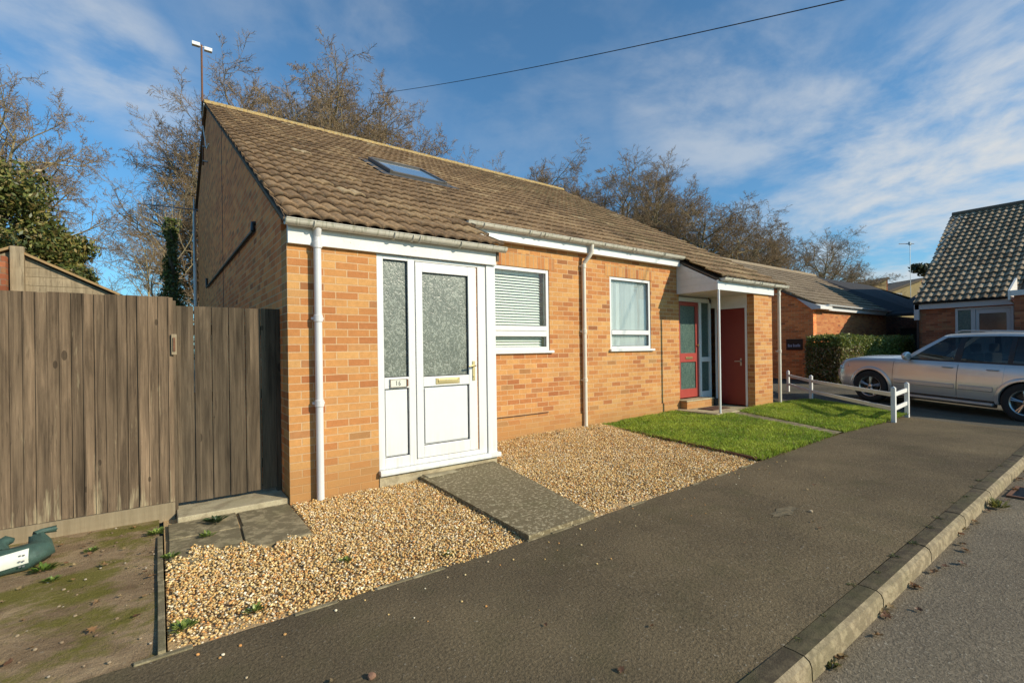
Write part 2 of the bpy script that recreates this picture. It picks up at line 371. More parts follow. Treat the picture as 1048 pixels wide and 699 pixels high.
M['blade']=tint_mat('grass_blade',.6,.3,.3)
M['leaf']=tint_mat('leaf',.45,.5,.25)
M['bark']=tint_mat('bark',.9,.15)
M['turf']=simple('turf_soil',(.07,.085,.025),.95,var=.5,scale=30,bump=.5)
M['farground']=simple('rough_grass_ground',(.07,.075,.035),.95,var=.4,scale=2,bump=.3)
M['green_plastic']=simple('faded_green_woven_plastic',(.050,.095,.075),.5,var=.4,scale=30,bump=.5,bscale=200)
M['label']=simple('worn_white_label',(.66,.66,.56),.5,var=.18,scale=30)
M['ink']=simple('grey_print',(.16,.15,.15),.6)
M['signtext']=simple('pale_blue_lettering',(.36,.40,.50),.5)
M['doormat']=simple('brown_coir_mat',(.085,.035,.02),.95,var=.5,scale=60,bump=.8)
M['buff']=simple('buff_brick_far',(.40,.29,.13),.9,var=.2,scale=3)
M['greypanel']=simple('grey_white_panel',(.46,.47,.47),.5,var=.05)
def carpaint():
    t=NT('metallic_silver_paint'); p=t.obj(); f=t.noise(p,3,3); 
    c=t.mix(f,(.56,.545,.515),(.64,.62,.59)); fl=t.noise(p,900,1)
    t.bsdf(c,t.math('ADD',.26,t.math('MULTIPLY',fl,.1)),.5,None,coat=.6); return t.m
M['car']=carpaint()
M['cartrim']=simple('silver_trim',(.42,.41,.40),.38,.4,var=.05)
M['alloy']=simple('silver_alloy',(.55,.54,.52),.3,.9,var=.1)
M['headlamp']=simple('headlamp_lens',(.5,.5,.48),.08,.3,var=.1,coat=1)
M['tail']=simple('red_tail_lens',(.35,.01,.01),.15,var=.1,coat=1)

# ------------------------------------------------------------------ ground heights
def g(x): return .19*min(1,max(0,(x-1)/8.2))
def dip(x,y):
    k=min(1,max(0,(x-8.2)/2.0)); return -.16*k*min(1,max(0,(-.9-y)/3.0))
def sheet(name, pts_rows, mat, label=None, kind='structure', cat=None):
    """pts_rows: list of rows of (x,y,z) – a quad sheet"""
    m=MB(); nr=len(pts_rows); nc=len(pts_rows[0])
    m.add([p for r in pts_rows for p in r],[(i*nc+j,i*nc+j+1,(i+1)*nc+j+1,(i+1)*nc+j) for i in range(nr-1) for j in range(nc-1)])
    o=m.build(name,mat,smooth=True)
    # make normals point up
    if o.data.polygons[0].normal.z<0: o.data.flip_normals()
    return tag(o,label,cat,kind=kind)
XS=[-60,-30,-15,-8,-4,-2,0,1,2,3,4,5,6,7,8,8.5,9,9.5,10,12,14,18,24,30,60,120]
def roadz(x):
    k=min(1,max(0,(x-8.4)/1.0)); return g(x)-.10+k*.085+dip(x,-3.9)
gx=[-400,-60,-20,-4,1,3,5,7,9,9.4,12,30,80,400]
sheet('ground',[[(x,y,g(x)-.14) for x in gx] for y in (-200,-10,0,10,60,400)],M['farground'])
sheet('road',[[(x,y,roadz(x)) for x in XS] for y in (-16,-8,-5,-4.3,-3.95)],M['road'])
sheet('pavement',[[(x,y,g(x)+dip(x,y)) for x in XS if x<=9.5] for y in (-3.842,-3,-2.1)],M['pavement'])
sheet('driveway',[[(x,y,g(x)+dip(x,y)) for x in (9.5,9.8,10.2,12,14,18,24,30)] for y in (-3.95,-3.4,-2.8,-2.1,-1.5,-.9,0,2.5,5)],M['drive'])
sheet('far_pavement',[[(x,y,g(x)+.11) for x in (-60,-10,0,10,60)] for y in (-16,-14.2)],M['pavement'])
# kerb: separate stones with rounded nose and open joints
kb=MB(); x=-12.35
while x<9.3:
    L=.915; j=random.uniform(.006,.014); z0=g(x)+dip(x,-3.9); z1=g(x+L-j)+dip(x+L-j,-3.9)
    dz=random.uniform(-.004,.004); k0=min(1,max(0,(x-8.4)/1.0))*.0
    prof=[(-3.845,-.12),(-3.845,.002),(-3.895,.004),(-3.934,.001),(-3.957,-.013),(-3.966,-.036),(-3.970,-.12)]
    A=[(x+.003,y,z0+h+dz) for y,h in prof]; B=[(x+L-j,y,z1+h+dz) for y,h in prof]; n=len(prof)
    kb.add(A+B,[(i,i+n,i+n+1,i+1) for i in range(n-1)],1)
    for q in (2,3): kb.mi[-(n-1)+q]=1
    kb.mi[-(n-1)+1]=0; kb.mi[-(n-1)+2]=0
    kb.add(A,[tuple(range(n))]); kb.add(B,[tuple(range(n-1,-1,-1))])
    x+=L
ko=kb.build('kerb',[M['kerbtop'],M['kerb']]); tag(ko,kind='structure')
# joint filler under the kerb gaps
jf=sheet('kerb_bed',[[(x,y,g(x)-.055) for x in XS if x<=9.5] for y in (-3.95,-3.83)],M['dirt'])
# dropped tactile run beyond x 9.4
# ------------------------------------------------------------------ front plots
sheet('bare_soil',[[(x,y,.004+.012*math.sin(3*x+2*y)*math.sin(2*y)+.0) for x in np.linspace(-9,-1.0,30)] for y in np.linspace(-2.1,.32,14)],M['dirt'])
# thin pale concrete lip between plots and pavement
lip=MB()
for i in range(26):
    a=-1.1+i*.23; 
    if random.random()<.6: continue
    lip.box(a,a+.229,-2.120+random.uniform(-.004,.004),-2.09,g(a)-.05,g(a)+.003+random.uniform(0,.005))
tag(lip.build('path_edging',M['slab'],bevel=.004),kind='structure')

# gravel bed: base and individual stones
def inside_gravel(X,Y):
    xr=np.where(Y>.0, 5.05, 4.98-(0-Y)*.16)
    ok=(X<xr)&(Y>-2.11)
    bay=(X>-.01)&(X<2.40)&(Y>-.035); gable=(X<=0)&(Y>-.02)
    wall=(Y>.83)
    pl=1.32+Y*(.10/2.1)*1.0; pr=np.where(Y>-1.0,2.30+Y*.16,2.14+(Y+1.0)*.21)
    path=(X>pl)&(X<pr)
    slab=(X<.0)&(Y>-.86+.12*np.sin(X*7+.6)+.06*np.sin(X*23)+.05*np.sin(X*61))
    left=X<-.965
    return ok&~bay&~gable&~wall&~path&~slab&~left
sheet('gravel_bed',[[(x,y,g(x)-.018) for x in np.linspace(-.97,5.0,14)] for y in (-2.10,-1.4,-.7,-.02,.3,.9)],M['gravelbed'])
def stones(N, seed, region, size, cols, w, zf, name, mat, label, kind=None, parent=None):
    r=np.random.default_rng(seed)
    x0,x1,y0,y1=region; X=r.uniform(x0,x1,N); Y=r.uniform(y0,y1,N)
    k=inside_gravel(X,Y); X=X[k];Y=Y[k]; N=len(X)
    bm=bmesh.new(); bmesh.ops.create_icosphere(bm,subdivisions=1,radius=1); bm.verts.ensure_lookup_table()
    bv=np.array([v.co[:] for v in bm.verts]); bf=np.array([[v.index for v in f.verts] for f in bm.faces]); bm.free()
    nv=len(bv)
    S=r.uniform(.6,1.25,(N,1))*size*np.stack([np.ones(N),r.uniform(.55,.95,N),r.uniform(.4,.75,N)],1)
    V=bv[None]*(1+r.uniform(-.30,.26,(N,nv,1)))*S[:,None,:]
    a=r.uniform(0,6.283,N); tl=r.normal(0,.35,N)
    ct,st=np.cos(tl)[:,None],np.sin(tl)[:,None]
    y_,z_=V[:,:,1]*ct-V[:,:,2]*st,V[:,:,1]*st+V[:,:,2]*ct
    ca,sa=np.cos(a)[:,None],np.sin(a)[:,None]
    x2,y2=V[:,:,0]*ca-y_*sa,V[:,:,0]*sa+y_*ca
    zz=np.array([zf(a_,b_) for a_,b_ in zip(X,Y)])+r.uniform(-.012,.006,N)
    V=np.stack([x2+X[:,None],y2+Y[:,None],z_+zz[:,None]],2).reshape(-1,3)
    F=(bf[None]+(np.arange(N)*nv)[:,None,None]).reshape(-1,3)
    ci=r.choice(len(cols),N,p=w); C=np.array(cols)[ci]*r.uniform(.62,1.25,(N,1)); C=np.repeat(C,nv,0)
    o=np_mesh(name,V,F,mat,parent,C); return o
gcol=[(.64,.40,.14),(.71,.48,.19),(.78,.59,.29),(.54,.29,.10),(.84,.72,.50),(.56,.43,.26),(.64,.30,.09),(.33,.20,.09)]
gw=[.22,.20,.16,.10,.12,.08,.07,.05]
def gz(x,y):
    z=g(x)+.004
    z+=.012*math.sin(1.9*x+.7)*math.sin(2.3*y)+.007*math.sin(7.1*x+2*y)*math.sin(5.3*y-x)+.004*math.sin(17*x+5*y)*math.sin(15*y)
    if x>2.4: z+=.05*max(0,(y+.4)/1.2)
    if y<-1.85: z-=.018*(-1.85-y)/.25
    return z
gs=stones(128000,3,(-1,5.05,-2.12,.84),.0094,gcol,gw,gz,'gravel',M['pebble'],'')
tag(gs,'golden brown pea gravel filling the front plot','gravel',kind='stuff')

# path from the white door
pm=MB()
pl=[(1.32,-.03),(1.27,-1.05),(1.22,-2.1)]; pr=[(2.30,-.03),(2.14,-1.0),(1.91,-2.1)]
for i in range(2):
    a,b,c,d=pl[i],pr[i],pr[i+1],pl[i+1]
    zt=[g(p[0])+.035 for p in (a,b,c,d)]
    v=[(p[0],p[1],z) for p,z in zip((a,b,c,d),zt)]
    pm.add([(p[0],p[1],-.05) for p in (a,b,c,d)]+v,[(4,7,6,5),(0,3,7,4),(1,5,6,2),(2,6,7,3),(0,4,5,1)])
tag(pm.build('garden_path',M['path'],bevel=0),kind='structure')
st=MB(); st.box(1.36,2.30,-.16,-.0,-.02,.052)
tag(st.build('threshold_slab',M['step'],bevel=.006),kind='structure')
sl=MB()
sl.prism([(-.95,-1.03,-.03),(-.50,-.98,-.03),(-.47,-.42,-.03),(-.94,-.40,-.03)],(0,0,.034))
sl.prism([(-.485,-.98,-.03),(-.03,-.93,-.03),(-.02,-.38,-.03),(-.455,-.42,-.03)],(0,0,.038))
sl.prism([(-.94,-.385,-.03),(-.47,-.405,-.03),(-.45,.02,-.03),(-.94,.02,-.03)],(0,0,.036))
sl.prism([(-.44,-.405,-.03),(-.02,-.365,-.03),(-.02,.02,-.03),(-.43,.02,-.03)],(0,0,.031))
tag(sl.build('paving_slabs',M['slab'],bevel=.004),kind='structure')
stp=MB(); stp.prism([(-.875,.03,-.04),(-.004,.03,-.04),(-.004,.62,-.04),(-.875,.62,-.04)],(0,0,.085))
tag(stp.build('gate_step',M['step'],bevel=.008),kind='structure')
ed=MB()
ed.box(-1.010,-.978,-2.09,-1.2,-.05,.020); ed.box(-1.012,-.980,-1.195,-.28,-.05,.015)
tag(ed.build('timber_edging_board',M['slab'],bevel=.003),'narrow grey timber board edging the bare soil beside the gravel','edging board')

# ------------------------------------------------------------------ lawns
def lawn_left(y): return 5.07 if y>0 else 5.0+y*.16
lawnA=[(lawn_left(-2.1),-2.1),(6.72,-2.1),(7.62,-.02),(7.12,-.02),(7.12,.85),(lawn_left(.85),.85)]
lawnB=[(7.02,-2.1),(8.3,-2.22),(9.45,-2.2),(10.75,-.15),(9.45,-.02),(7.95,-.02)]
def poly_sheet(name,poly,dz,mat):
    # subdivided via bmesh so it follows the slope
    bm=bmesh.new(); f=bm.faces.new([bm.verts.new((x,y,0)) for x,y in poly])
    bmesh.ops.triangulate(bm,faces=[f]); 
    for _ in range(3): bmesh.ops.subdivide_edges(bm,edges=bm.edges[:],cuts=1,use_grid_fill=True)
    for v in bm.verts: v.co.z=g(v.co.x)+dz
    bm.normal_update()
    me=bpy.data.meshes.new(name); bm.to_mesh(me); bm.free(); me.materials.append(mat)
    if me.polygons[0].normal.z<0: me.flip_normals()
    return tag(link(bpy.data.objects.new(name,me)),kind='structure')
poly_sheet('lawn',lawnA,.010,M['turf']); poly_sheet('lawn',lawnB,.012,M['turf'])
poly_sheet('plot_soil',[(4.6,-2.1),(9.5,-2.1),(10.9,-.1),(9.5,.9),(4.6,.9)],-.012,M['dirt'])
tmb=MB()
tmb.tube([(lawn_left(.8)-.02,.8,g(5)+.03),(lawn_left(0)-.02,0,g(5)+.02),(lawn_left(-2.05)-.02,-2.05,g(4.7)+.02)],.018,6)
tag(tmb.build('lawn_edging_strip',M['rust'],smooth=True),'thin brown strip edging the lawn beside the gravel','edging strip')
poly_sheet('lawn_path',[(6.74,-2.1),(7.0,-2.1),(7.93,-.03),(7.64,-.03)],.022,M['slab'])
def inpoly(X,Y,poly):
    c=np.zeros(len(X),bool); n=len(poly)
    for i in range(n):
        x1,y1=poly[i];x2,y2=poly[(i+1)%n]
        cond=((y1>Y)!=(y2>Y)); xi=(x2-x1)*(Y-y1)/((y2-y1)+1e-12)+x1
        c^=cond&(X<xi)
    return c
def grass(name,polys,N,seed,hh=.045):
    r=np.random.default_rng(seed); X=r.uniform(4.5,11,N);Y=r.uniform(-2.3,.9,N)
    k=np.zeros(N,bool)
    for p in polys: k|=inpoly(X,Y,p)
    # ragged edges: blades may lean out
    X=X[k];Y=Y[k];n=len(X); X=X+r.normal(0,.022,n); Y=Y+r.normal(0,.02,n)
    patch=np.clip(.5+.5*np.sin(X*3.1+1.3*np.sin(Y*2.7))*np.sin(Y*3.7+X)+.35*np.sin(X*11+3*np.sin(Y*7))*np.sin(Y*13),0,1)
    h=hh*r.uniform(.5,1.3,n)*(.75+.5*patch); a=r.uniform(0,6.28,n); w=r.uniform(.0025,.005,n)*1.3
    lean=r.normal(0,.45,(n,2))*h[:,None]
    z=.19*np.clip((X-1)/8.2,0,1)+.008
    dx,dy=np.cos(a)*w,np.sin(a)*w
    p0=np.stack([X-dx,Y-dy,z],1);p1=np.stack([X+dx,Y+dy,z],1)
    p2=np.stack([X+lean[:,0]*.5+dx*.7,Y+lean[:,1]*.5+dy*.7,z+h*.6],1)
    p3=np.stack([X+lean[:,0],Y+lean[:,1],z+h],1)
    V=np.stack([p0,p1,p2,p3],1).reshape(-1,3); F=np.arange(n*4).reshape(-1,4)
    base=np.stack([.25+.20*patch,.38+.15*patch,.035+.03*patch],1)*r.uniform(.6,1.35,(n,1))
    dry=r.random(n)<.05+.10*(1-patch); base[dry]=np.array([.34,.29,.11])*r.uniform(.7,1.2,(dry.sum(),1))
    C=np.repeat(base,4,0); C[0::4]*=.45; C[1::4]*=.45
    return np_mesh(name,V,F,M['blade'],None,C)
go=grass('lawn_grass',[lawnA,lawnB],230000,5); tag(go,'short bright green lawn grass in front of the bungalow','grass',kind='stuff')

# ------------------------------------------------------------------ roof tiles
def tile_roof(name,O,A,B,cols_fn,rows,width,gauge,mat,parent,roll=.031,rolls=2,ns=14,lap=.030,seed=1,jit=1.0,contrast=1.0):
    """O origin; A unit vector across; B unit vector up the slope; cols_fn(i)->(a0,a1) extent of course i"""
    r=np.random.default_rng(seed); A=np.array(A);B=np.array(B);Nn=np.cross(A,B);Nn/=np.linalg.norm(Nn)
    if Nn[2]<0: Nn=-Nn
    Vs=[];Fs=[];Cs=[];base=0
    for i in range(rows):
        a0,a1=cols_fn(i)
        if a1-a0<.02: continue
        j0=math.floor(a0/width); j1=math.ceil(a1/width)
        for j in range(j0,j1):
            t=np.linspace(0,1,ns+1)
            aa=(j+t*.992)*width; aa=np.clip(aa,a0,a1)
            if aa[-1]-aa[0]<.01: continue
            ph=(aa/width-j)*rolls
            prof=roll*np.clip(np.abs(np.cos(math.pi*(ph)))*1.25-.25,0,1)**.7 if rolls!=1 else roll*np.clip(.5+.5*np.cos(2*math.pi*(ph-.5)),0,1)
            if rolls!=1: prof=roll*np.clip(np.abs(np.sin(math.pi*ph)),0,1)**.75
            dz=r.normal(0,.0022)*jit; tw=r.normal(0,.002)*jit; db=r.normal(0,.004)*jit
            b0=i*gauge+db; b1=(i+1)*gauge+.03
            hb=lap+prof+dz+tw*(t-.5)*2; ht=prof*1.0+dz-.004
            def P(a,b,h): return O+a[:,None]*A+ (b if np.ndim(b) else np.full(len(a),b))[:,None]*B+h[:,None]*Nn
            Orow=np.array(O)
            r0=Orow+aa[:,None]*A+b0*B+(hb-.028)[:,None]*Nn   # bottom lip lower edge
            r1=Orow+aa[:,None]*A+(b0)*B+hb[:,None]*Nn
            r2=Orow+aa[:,None]*A+(b0+.02)*B+(hb+.001)[:,None]*Nn
            r3=Orow+aa[:,None]*A+b1*B+ht[:,None]*Nn
            V=np.concatenate([r0,r1,r2,r3]);m=ns+1
            F=[]
            for q in range(3):
                for k in range(ns): F.append((q*m+k,q*m+k+1,(q+1)*m+k+1,(q+1)*m+k))
            Vs.append(V);Fs.append(np.array(F)+base);base+=len(V)
            c=np.clip(r.normal(.5,.17*contrast),0,1); pr=prof/max(roll,1e-6)
            cc=np.zeros((4*m,3)); cc[:,0]=c; cc[:,1]=np.tile(pr,4); cc[:m,2]=0.0; cc[m:2*m,2]=.45; cc[2*m:,2]=1;  # blue channel masks the painted shadow, darkest at the lip
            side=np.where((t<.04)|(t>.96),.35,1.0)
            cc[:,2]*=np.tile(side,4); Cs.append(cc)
    return np_mesh(name,np.concatenate(Vs),np.concatenate(Fs),mat,parent,np.concatenate(Cs),smooth=False)
def half_gutter(mb,p0,p1,r=.056,n=8,out=(0,-1,0)):
    p0=Vector(p0);p1=Vector(p1);d=(p1-p0).normalized();o=Vector(out);z=Vector((0,0,1))
    pts=[]
    for k in range(n+1):
        a=math.pi*k/n; pts.append((-math.cos(a),-math.sin(a)))
    sec=[(c*r,s*r) for c,s in pts]+[(c*(r-.004),s*(r-.004)) for c,s in pts[::-1]]
    m=len(sec); vs=[]
    for p in (p0,p1):
        for a,b in sec: vs.append(tuple(p+o*a+z*b))
    fs=[(i,(i+1)%m,m+(i+1)%m,m+i) for i in range(m)]
    mb.add(vs,fs)
    for p,s in ((p0,-1),(p1,1)):
        q=[tuple(p+o*a+z*b) for a,b in sec[:n+1]]+[tuple(p+d*s*.004+o*a+z*b) for a,b in sec[:n+1]]
        mb.add(q,[tuple(range(n+1)),tuple(range(2*n+1,n,-1))]+[(i,i+1,n+2+i,n+1+i) for i in range(n)])
    # rim beads
    for s in (-1,1): mb.tube([p0+o*r*s,p1+o*r*s],.006,6)
def slope_vec(m): 
    l=math.hypot(1,m); return (1/l,m/l)

# ================================================================== HOUSE 1
H1=thing('semi_detached_bungalow','long yellow brick bungalow pair with brown tiled roof, white door and red doors','bungalow')
MS=.54; cy,cz=slope_vec(MS); YR,ZR=8.4,2.68+MS*8.5; YB=12.2; ZB=5.75
def wallbox(mb,x0,x1,y0,y1,z0,z1,holes=(),axis='x'):
    """wall running along x (thickness y0..y1), holes (a0,a1,z0,z1)"""
    us=sorted({x0,x1,*[h[0] for h in holes],*[h[1] for h in holes]}) ; zs=sorted({z0,z1,*[h[2] for h in holes],*[h[3] for h in holes]})
    def hole(a,b): return any(h[0]-1e-6<=a<=h[1]+1e-6 and h[2]-1e-6<=b<=h[3]+1e-6 for h in holes)
    nu,nz=len(us),len(zs)
    def solid(i,k): return 0<=i<nu-1 and 0<=k<nz-1 and not hole((us[i]+us[i+1])/2,(zs[k]+zs[k+1])/2)
    def p(u,y,z): return (u,y,z) if axis=='x' else (y,u,z)
    for i in range(nu-1):
        for k in range(nz-1):
            if not solid(i,k): continue
            a,b,c,d=us[i],us[i+1],zs[k],zs[k+1]; fl=(axis!='x')
            def q(vs):
                mb.add(vs,[(0,1,2,3)] if not fl else [(3,2,1,0)])
            q([p(a,y0,c),p(b,y0,c),p(b,y0,d),p(a,y0,d)]); q([p(b,y1,c),p(a,y1,c),p(a,y1,d),p(b,y1,d)])
            if not solid(i-1,k): q([p(a,y1,c),p(a,y0,c),p(a,y0,d),p(a,y1,d)])
            if not solid(i+1,k): q([p(b,y0,c),p(b,y1,c),p(b,y1,d),p(b,y0,d)])
            if not solid(i,k-1): q([p(a,y1,c),p(b,y1,c),p(b,y0,c),p(a,y0,c)])
            if not solid(i,k+1): q([p(a,y0,d),p(b,y0,d),p(b,y1,d),p(a,y1,d)])
# front bay
w=MB(); wallbox(w,0,.872,0,.25,-.15,2.60); w.build('front_wall',M['brick'],H1)
w=MB(); wallbox(w,.02,.84,2.10,2.36,-.15,2.62,axis='y'); w.build('side_wall',M['brick'],H1)
# gable
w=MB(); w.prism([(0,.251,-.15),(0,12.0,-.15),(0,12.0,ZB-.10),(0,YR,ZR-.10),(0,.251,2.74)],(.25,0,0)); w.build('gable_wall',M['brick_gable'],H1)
w=MB(); w.box(-.008,.0,.0,.10,-.15,2.6)
# main recessed wall with window and entry holes
W1=(2.85,3.985,1.37,2.655); W2=(5.375,6.49,1.37,2.67)
w=MB(); wallbox(w,2.362,7.37,.85,1.10,-.15,3.10,holes=[W1,W2]); w.build('main_wall',M['brick'],H1)
w=MB(); wallbox(w,7.37,8.60,.97,1.20,2.45,3.10); w.build('main_wall',M['wpaint'],H1)
w=MB(); w.box(W1[0]-.02,W1[1]+.115,.846,.852,W1[3]+.003,W1[3]+.215); w.build('lintel_course',M['soldier'],H1)
w=MB(); w.box(W2[0]-.115,W2[1]+.115,.846,.852,W2[3]+.003,W2[3]+.215); w.build('lintel_course',M['soldier'],H1)
# store block
SX0,SX1=8.64,9.36
w=MB(); wallbox(w,SX0,SX1,0,.14,-.1,2.60); w.build('store_front_wall',M['brick'],H1)
w=MB(); wallbox(w,.141,.90,SX0,SX0+.12,-.1,2.60,holes=[(.19,.90,.1,2.60)],axis='y'); w.build('store_side_wall',M['brick'],H1)
w=MB(); w.prism([(9.36,.141,-.1),(9.36,12,-.1),(9.36,12,ZB-.1),(9.36,YR,ZR-.1),(9.36,.141,2.74)],(-.24,0,0)); w.build('gable_wall',M['brick2'],H1)
# back wall
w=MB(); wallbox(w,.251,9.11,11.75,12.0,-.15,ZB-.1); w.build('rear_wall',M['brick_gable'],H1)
# interior floor/partitions so that windows look into rooms
w=MB(); w.box(2.5,7.2,3.6,3.7,0,3); w.box(2.45,2.5,1.12,3.6,0,3); w.box(4.7,4.75,1.12,3.6,0,3); w.box(7.2,7.25,1.12,3.6,0,3); w.box(2.5,7.2,1.12,3.6,2.9,2.95); w.box(2.5,7.2,1.12,3.6,.1,.15)
w.build('inner_partition',M['curtain'],H1)
# roof deck under tiles (light-tight)
w=MB()
def rz(y): return 2.68+MS*(y+.1)
def deck(x0,x1,y0,y1,t=.03):
    w.prism([(x0,y0,rz(y0)-.05),(x0,y1,rz(y1)-.05),(x0,y1,rz(y1)-.05-t),(x0,y0,rz(y0)-.05-t)],(x1-x0,0,0))
deck(.02,2.40,-.05,.80);deck(7.30,9.72,-.05,.80);deck(.02,9.72,.80,YR-.01)
w.prism([(.02,YR,ZR-.07),(.02,YB+.1,ZB-.09),(.02,YB+.1,ZB-.12),(.02,YR,ZR-.10)],(9.7,0,0))
w.build('roof_deck',M['undercloak'],H1)
L=8.5/cy; RW=26; GA=L/RW
def cols(i):
    b=i*GA; y=-.1+b*cy; k=b/L
    return (-.05,9.78+1.15*k)
class _:pass
# three eave strips for the first courses, then full courses
def colsA(i): return (-.05,2.44)
def colsB(i): return (7.28,9.78+1.15*i/RW)
nlow=3
bstart=nlow*GA
B=(0,cy,cz)
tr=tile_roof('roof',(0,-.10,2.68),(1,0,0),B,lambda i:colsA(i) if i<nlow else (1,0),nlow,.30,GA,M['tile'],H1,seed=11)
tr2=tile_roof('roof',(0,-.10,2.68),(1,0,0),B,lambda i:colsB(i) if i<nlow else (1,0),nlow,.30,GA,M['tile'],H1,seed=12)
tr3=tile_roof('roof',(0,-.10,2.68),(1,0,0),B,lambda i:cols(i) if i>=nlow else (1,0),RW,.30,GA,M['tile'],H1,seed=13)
# rear slope
bl=math.hypot(YB+.1-YR,ZR-ZB)
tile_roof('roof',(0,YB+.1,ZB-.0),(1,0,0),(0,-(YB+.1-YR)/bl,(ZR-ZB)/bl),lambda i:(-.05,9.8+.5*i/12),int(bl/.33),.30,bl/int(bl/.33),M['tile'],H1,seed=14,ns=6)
# ridge tiles
w=MB(); x=-.06
vs=[];cs=[]
while x<10.85:
    l=.45; n=8; dz=random.uniform(-.004,.004)
    a=[(x,YR+.125*math.cos(math.pi*k/n),ZR-.03+dz+.115*math.sin(math.pi*k/n)) for k in range(n+1)]
    b=[(x+l-.008,p[1],p[2]+.006) for p in a]
    w.add(a+b,[(i+1,i,n+1+i,n+2+i) for i in range(n)]); w.add(a,[tuple(range(n+1))]); w.add(b,[tuple(range(n,-1,-1))]); x+=l
ro=w.build('ridge_tiles',M['ridge'],H1,smooth=True)
# point colours for the ridge material
at=ro.data.attributes.new('tint','FLOAT_COLOR','POINT'); at.data.foreach_set('color',np.tile(np.array([.5,.8,1,1],dtype=np.float32),len(ro.data.vertices)))
# verge undercloak + barge
w=MB()
w.prism([(-.045,-.10,2.672),(-.045,YR,ZR-.008),(-.045,YR,ZR-.045),(-.045,-.10,2.635)],(.12,0,0))
w.prism([(-.055,YR,ZR-.015),(-.055,YB+.1,ZB-.02),(-.055,YB+.1,ZB-.08),(-.055,YR,ZR-.07)],(.12,0,0))
w.build('verge',M['undercloak'],H1)
w=MB(); w.prism([(9.60,-.10,2.665),(9.60,YR,ZR-.015),(9.60,YR,ZR-.07),(9.60,-.10,2.61)],(.15,0,0)); w.build('verge',M['undercloak'],H1)
w=MB(); w.prism([(2.372,-.06,2.68),(2.372,.80,3.12),(2.372,.80,2.98),(2.372,-.06,2.50)],(.03,0,0)); w.build('verge',M['undercloak'],H1)
# fascias
w=MB(); w.box(.002,2.372,-.045,-.004,2.455,2.635); w.build('fascia',M['wpaint'],H1,bevel=.003)
w=MB(); w.box(2.42,7.26,.735,.845,2.985,3.115); w.build('fascia',M['upvc'],H1,bevel=.003)
w=MB(); w.box(7.27,9.37,-.045,-.004,2.46,2.635); w.build('fascia',M['upvc'],H1,bevel=.003)
# gutters
def gutter(x0,x1,y,z,fall=.02):
    w=MB(); half_gutter(w,(x0,y,z),(x1,y,z-fall))
    x=x0+.25
    while x<x1-.1:
        zz=z-fall*(x-x0)/(x1-x0)
        pts=[(x,y+.066*-math.cos(math.pi*k/8)*-1,zz-.066*math.sin(math.pi*k/8)) for k in range(9)]
        w.tube(pts,.007,5); x+=.8
    x=x0+1.3
    while x<x1:
        zz=z-fall*(x-x0)/(x1-x0); 
        for q in (-.04,.04):
            w.tube([(x+q,y+.0615*math.cos(math.pi*k/8),zz-.0615*math.sin(math.pi*k/8)) for k in range(9)],.009,5)
        x+=2.1
    return w.build('gutter',M['gutter'],H1,smooth=True)
gutter(-.03,2.46,-.105,2.665,.005); gutter(2.40,7.27,.68,3.165,.0); gutter(7.33,9.80,-.105,2.672,.005)
# downpipes
def downpipe(x,y,ztop,zbot,r=.035,bends=None,name='downpipe',collars=(),mat='pipe',base=None):
    w=MB()
    if bends: w.tube(bends,r,12)
    w.tube([(x,y,ztop),(x,y,zbot)],r,14)
    for c in collars:
        w.lathe([(r,c-.035),(r+.008,c-.03),(r+.008,c+.03),(r,c+.035)],14,'z',(x,y,0))
        w.box(x-.055,x+.055,y+.02,y+.058,c-.012,c+.012)
    return w.build(name,M[mat],H1,smooth=True)
downpipe(.262,-.062,2.62,.0,bends=[(.262,-.10,2.66),(.262,-.09,2.60),(.262,-.062,2.54)],collars=(2.46,.93,1.75))
downpipe(4.70,.80,2.80,.05,bends=[(4.78,.68,3.14),(4.78,.69,3.00),(4.75,.72,2.93),(4.70,.80,2.82)],collars=(2.78,1.7,.9),mat='pipe2')
downpipe(9.58,-.045,2.62,.16,r=.032,bends=[(9.58,-.10,2.66),(9.58,-.05,2.58)],collars=(2.5,1.3),mat='pipe2')
# porch gable cladding, soffit, post, slab
w=MB()
nb=5; z=2.46
for k in range(nb):
    z0=2.46+k*.135; z1=min(z0+.133,9)
    # clip each board by the roof line
    pts=[]
    y_at=lambda zz:(zz-2.63)/MS+0.0-.0
    ya=max(-.0,y_at(z0+.0)); yb=max(-.0,y_at(z1))
    if ya>=.84: break
    poly=[(7.300,ya,z0),(7.300,.845,z0),(7.300,.845,z1),(7.300,min(yb,.845),z1)]
    if yb<=0 or ya==0: poly=[(7.300,0,z0),(7.300,.845,z0),(7.300,.845,z1),(7.300,min(yb,.845),z1)]+([(7.300,0,min(z1,2.63))] if yb>0 else [])
    w.prism(poly,(.025,0,0))
w.build('porch_cladding',M['wpaint'],H1)
w=MB(); w.box(7.33,9.36-.0,.0,.965,2.462,2.478); w.build('porch_soffit',M['wpaint'],H1)
w=MB(); w.tube([(7.315,-.03,.16),(7.315,-.03,2.46)],.022,10); w.box(7.28,7.35,-.065,.005,.155,.168); w.build('porch_post',M['upvc'],H1,smooth=True)
w=MB(); w.box(7.18,8.638,-.06,.848,.05,.195); w.box(7.375,8.60,.848,.965,.05,.195); w.build('porch_slab',M['step'],H1,bevel=.006)
w=MB(); w.box(7.38,8.30,.70,.93,.196,.335); w.build('door_step',M['brick'],H1)
w=MB(); w.box(7.36,8.32,.69,.935,.336,.365); w.build('door_step_tread',M['step'],H1,bevel=.004)

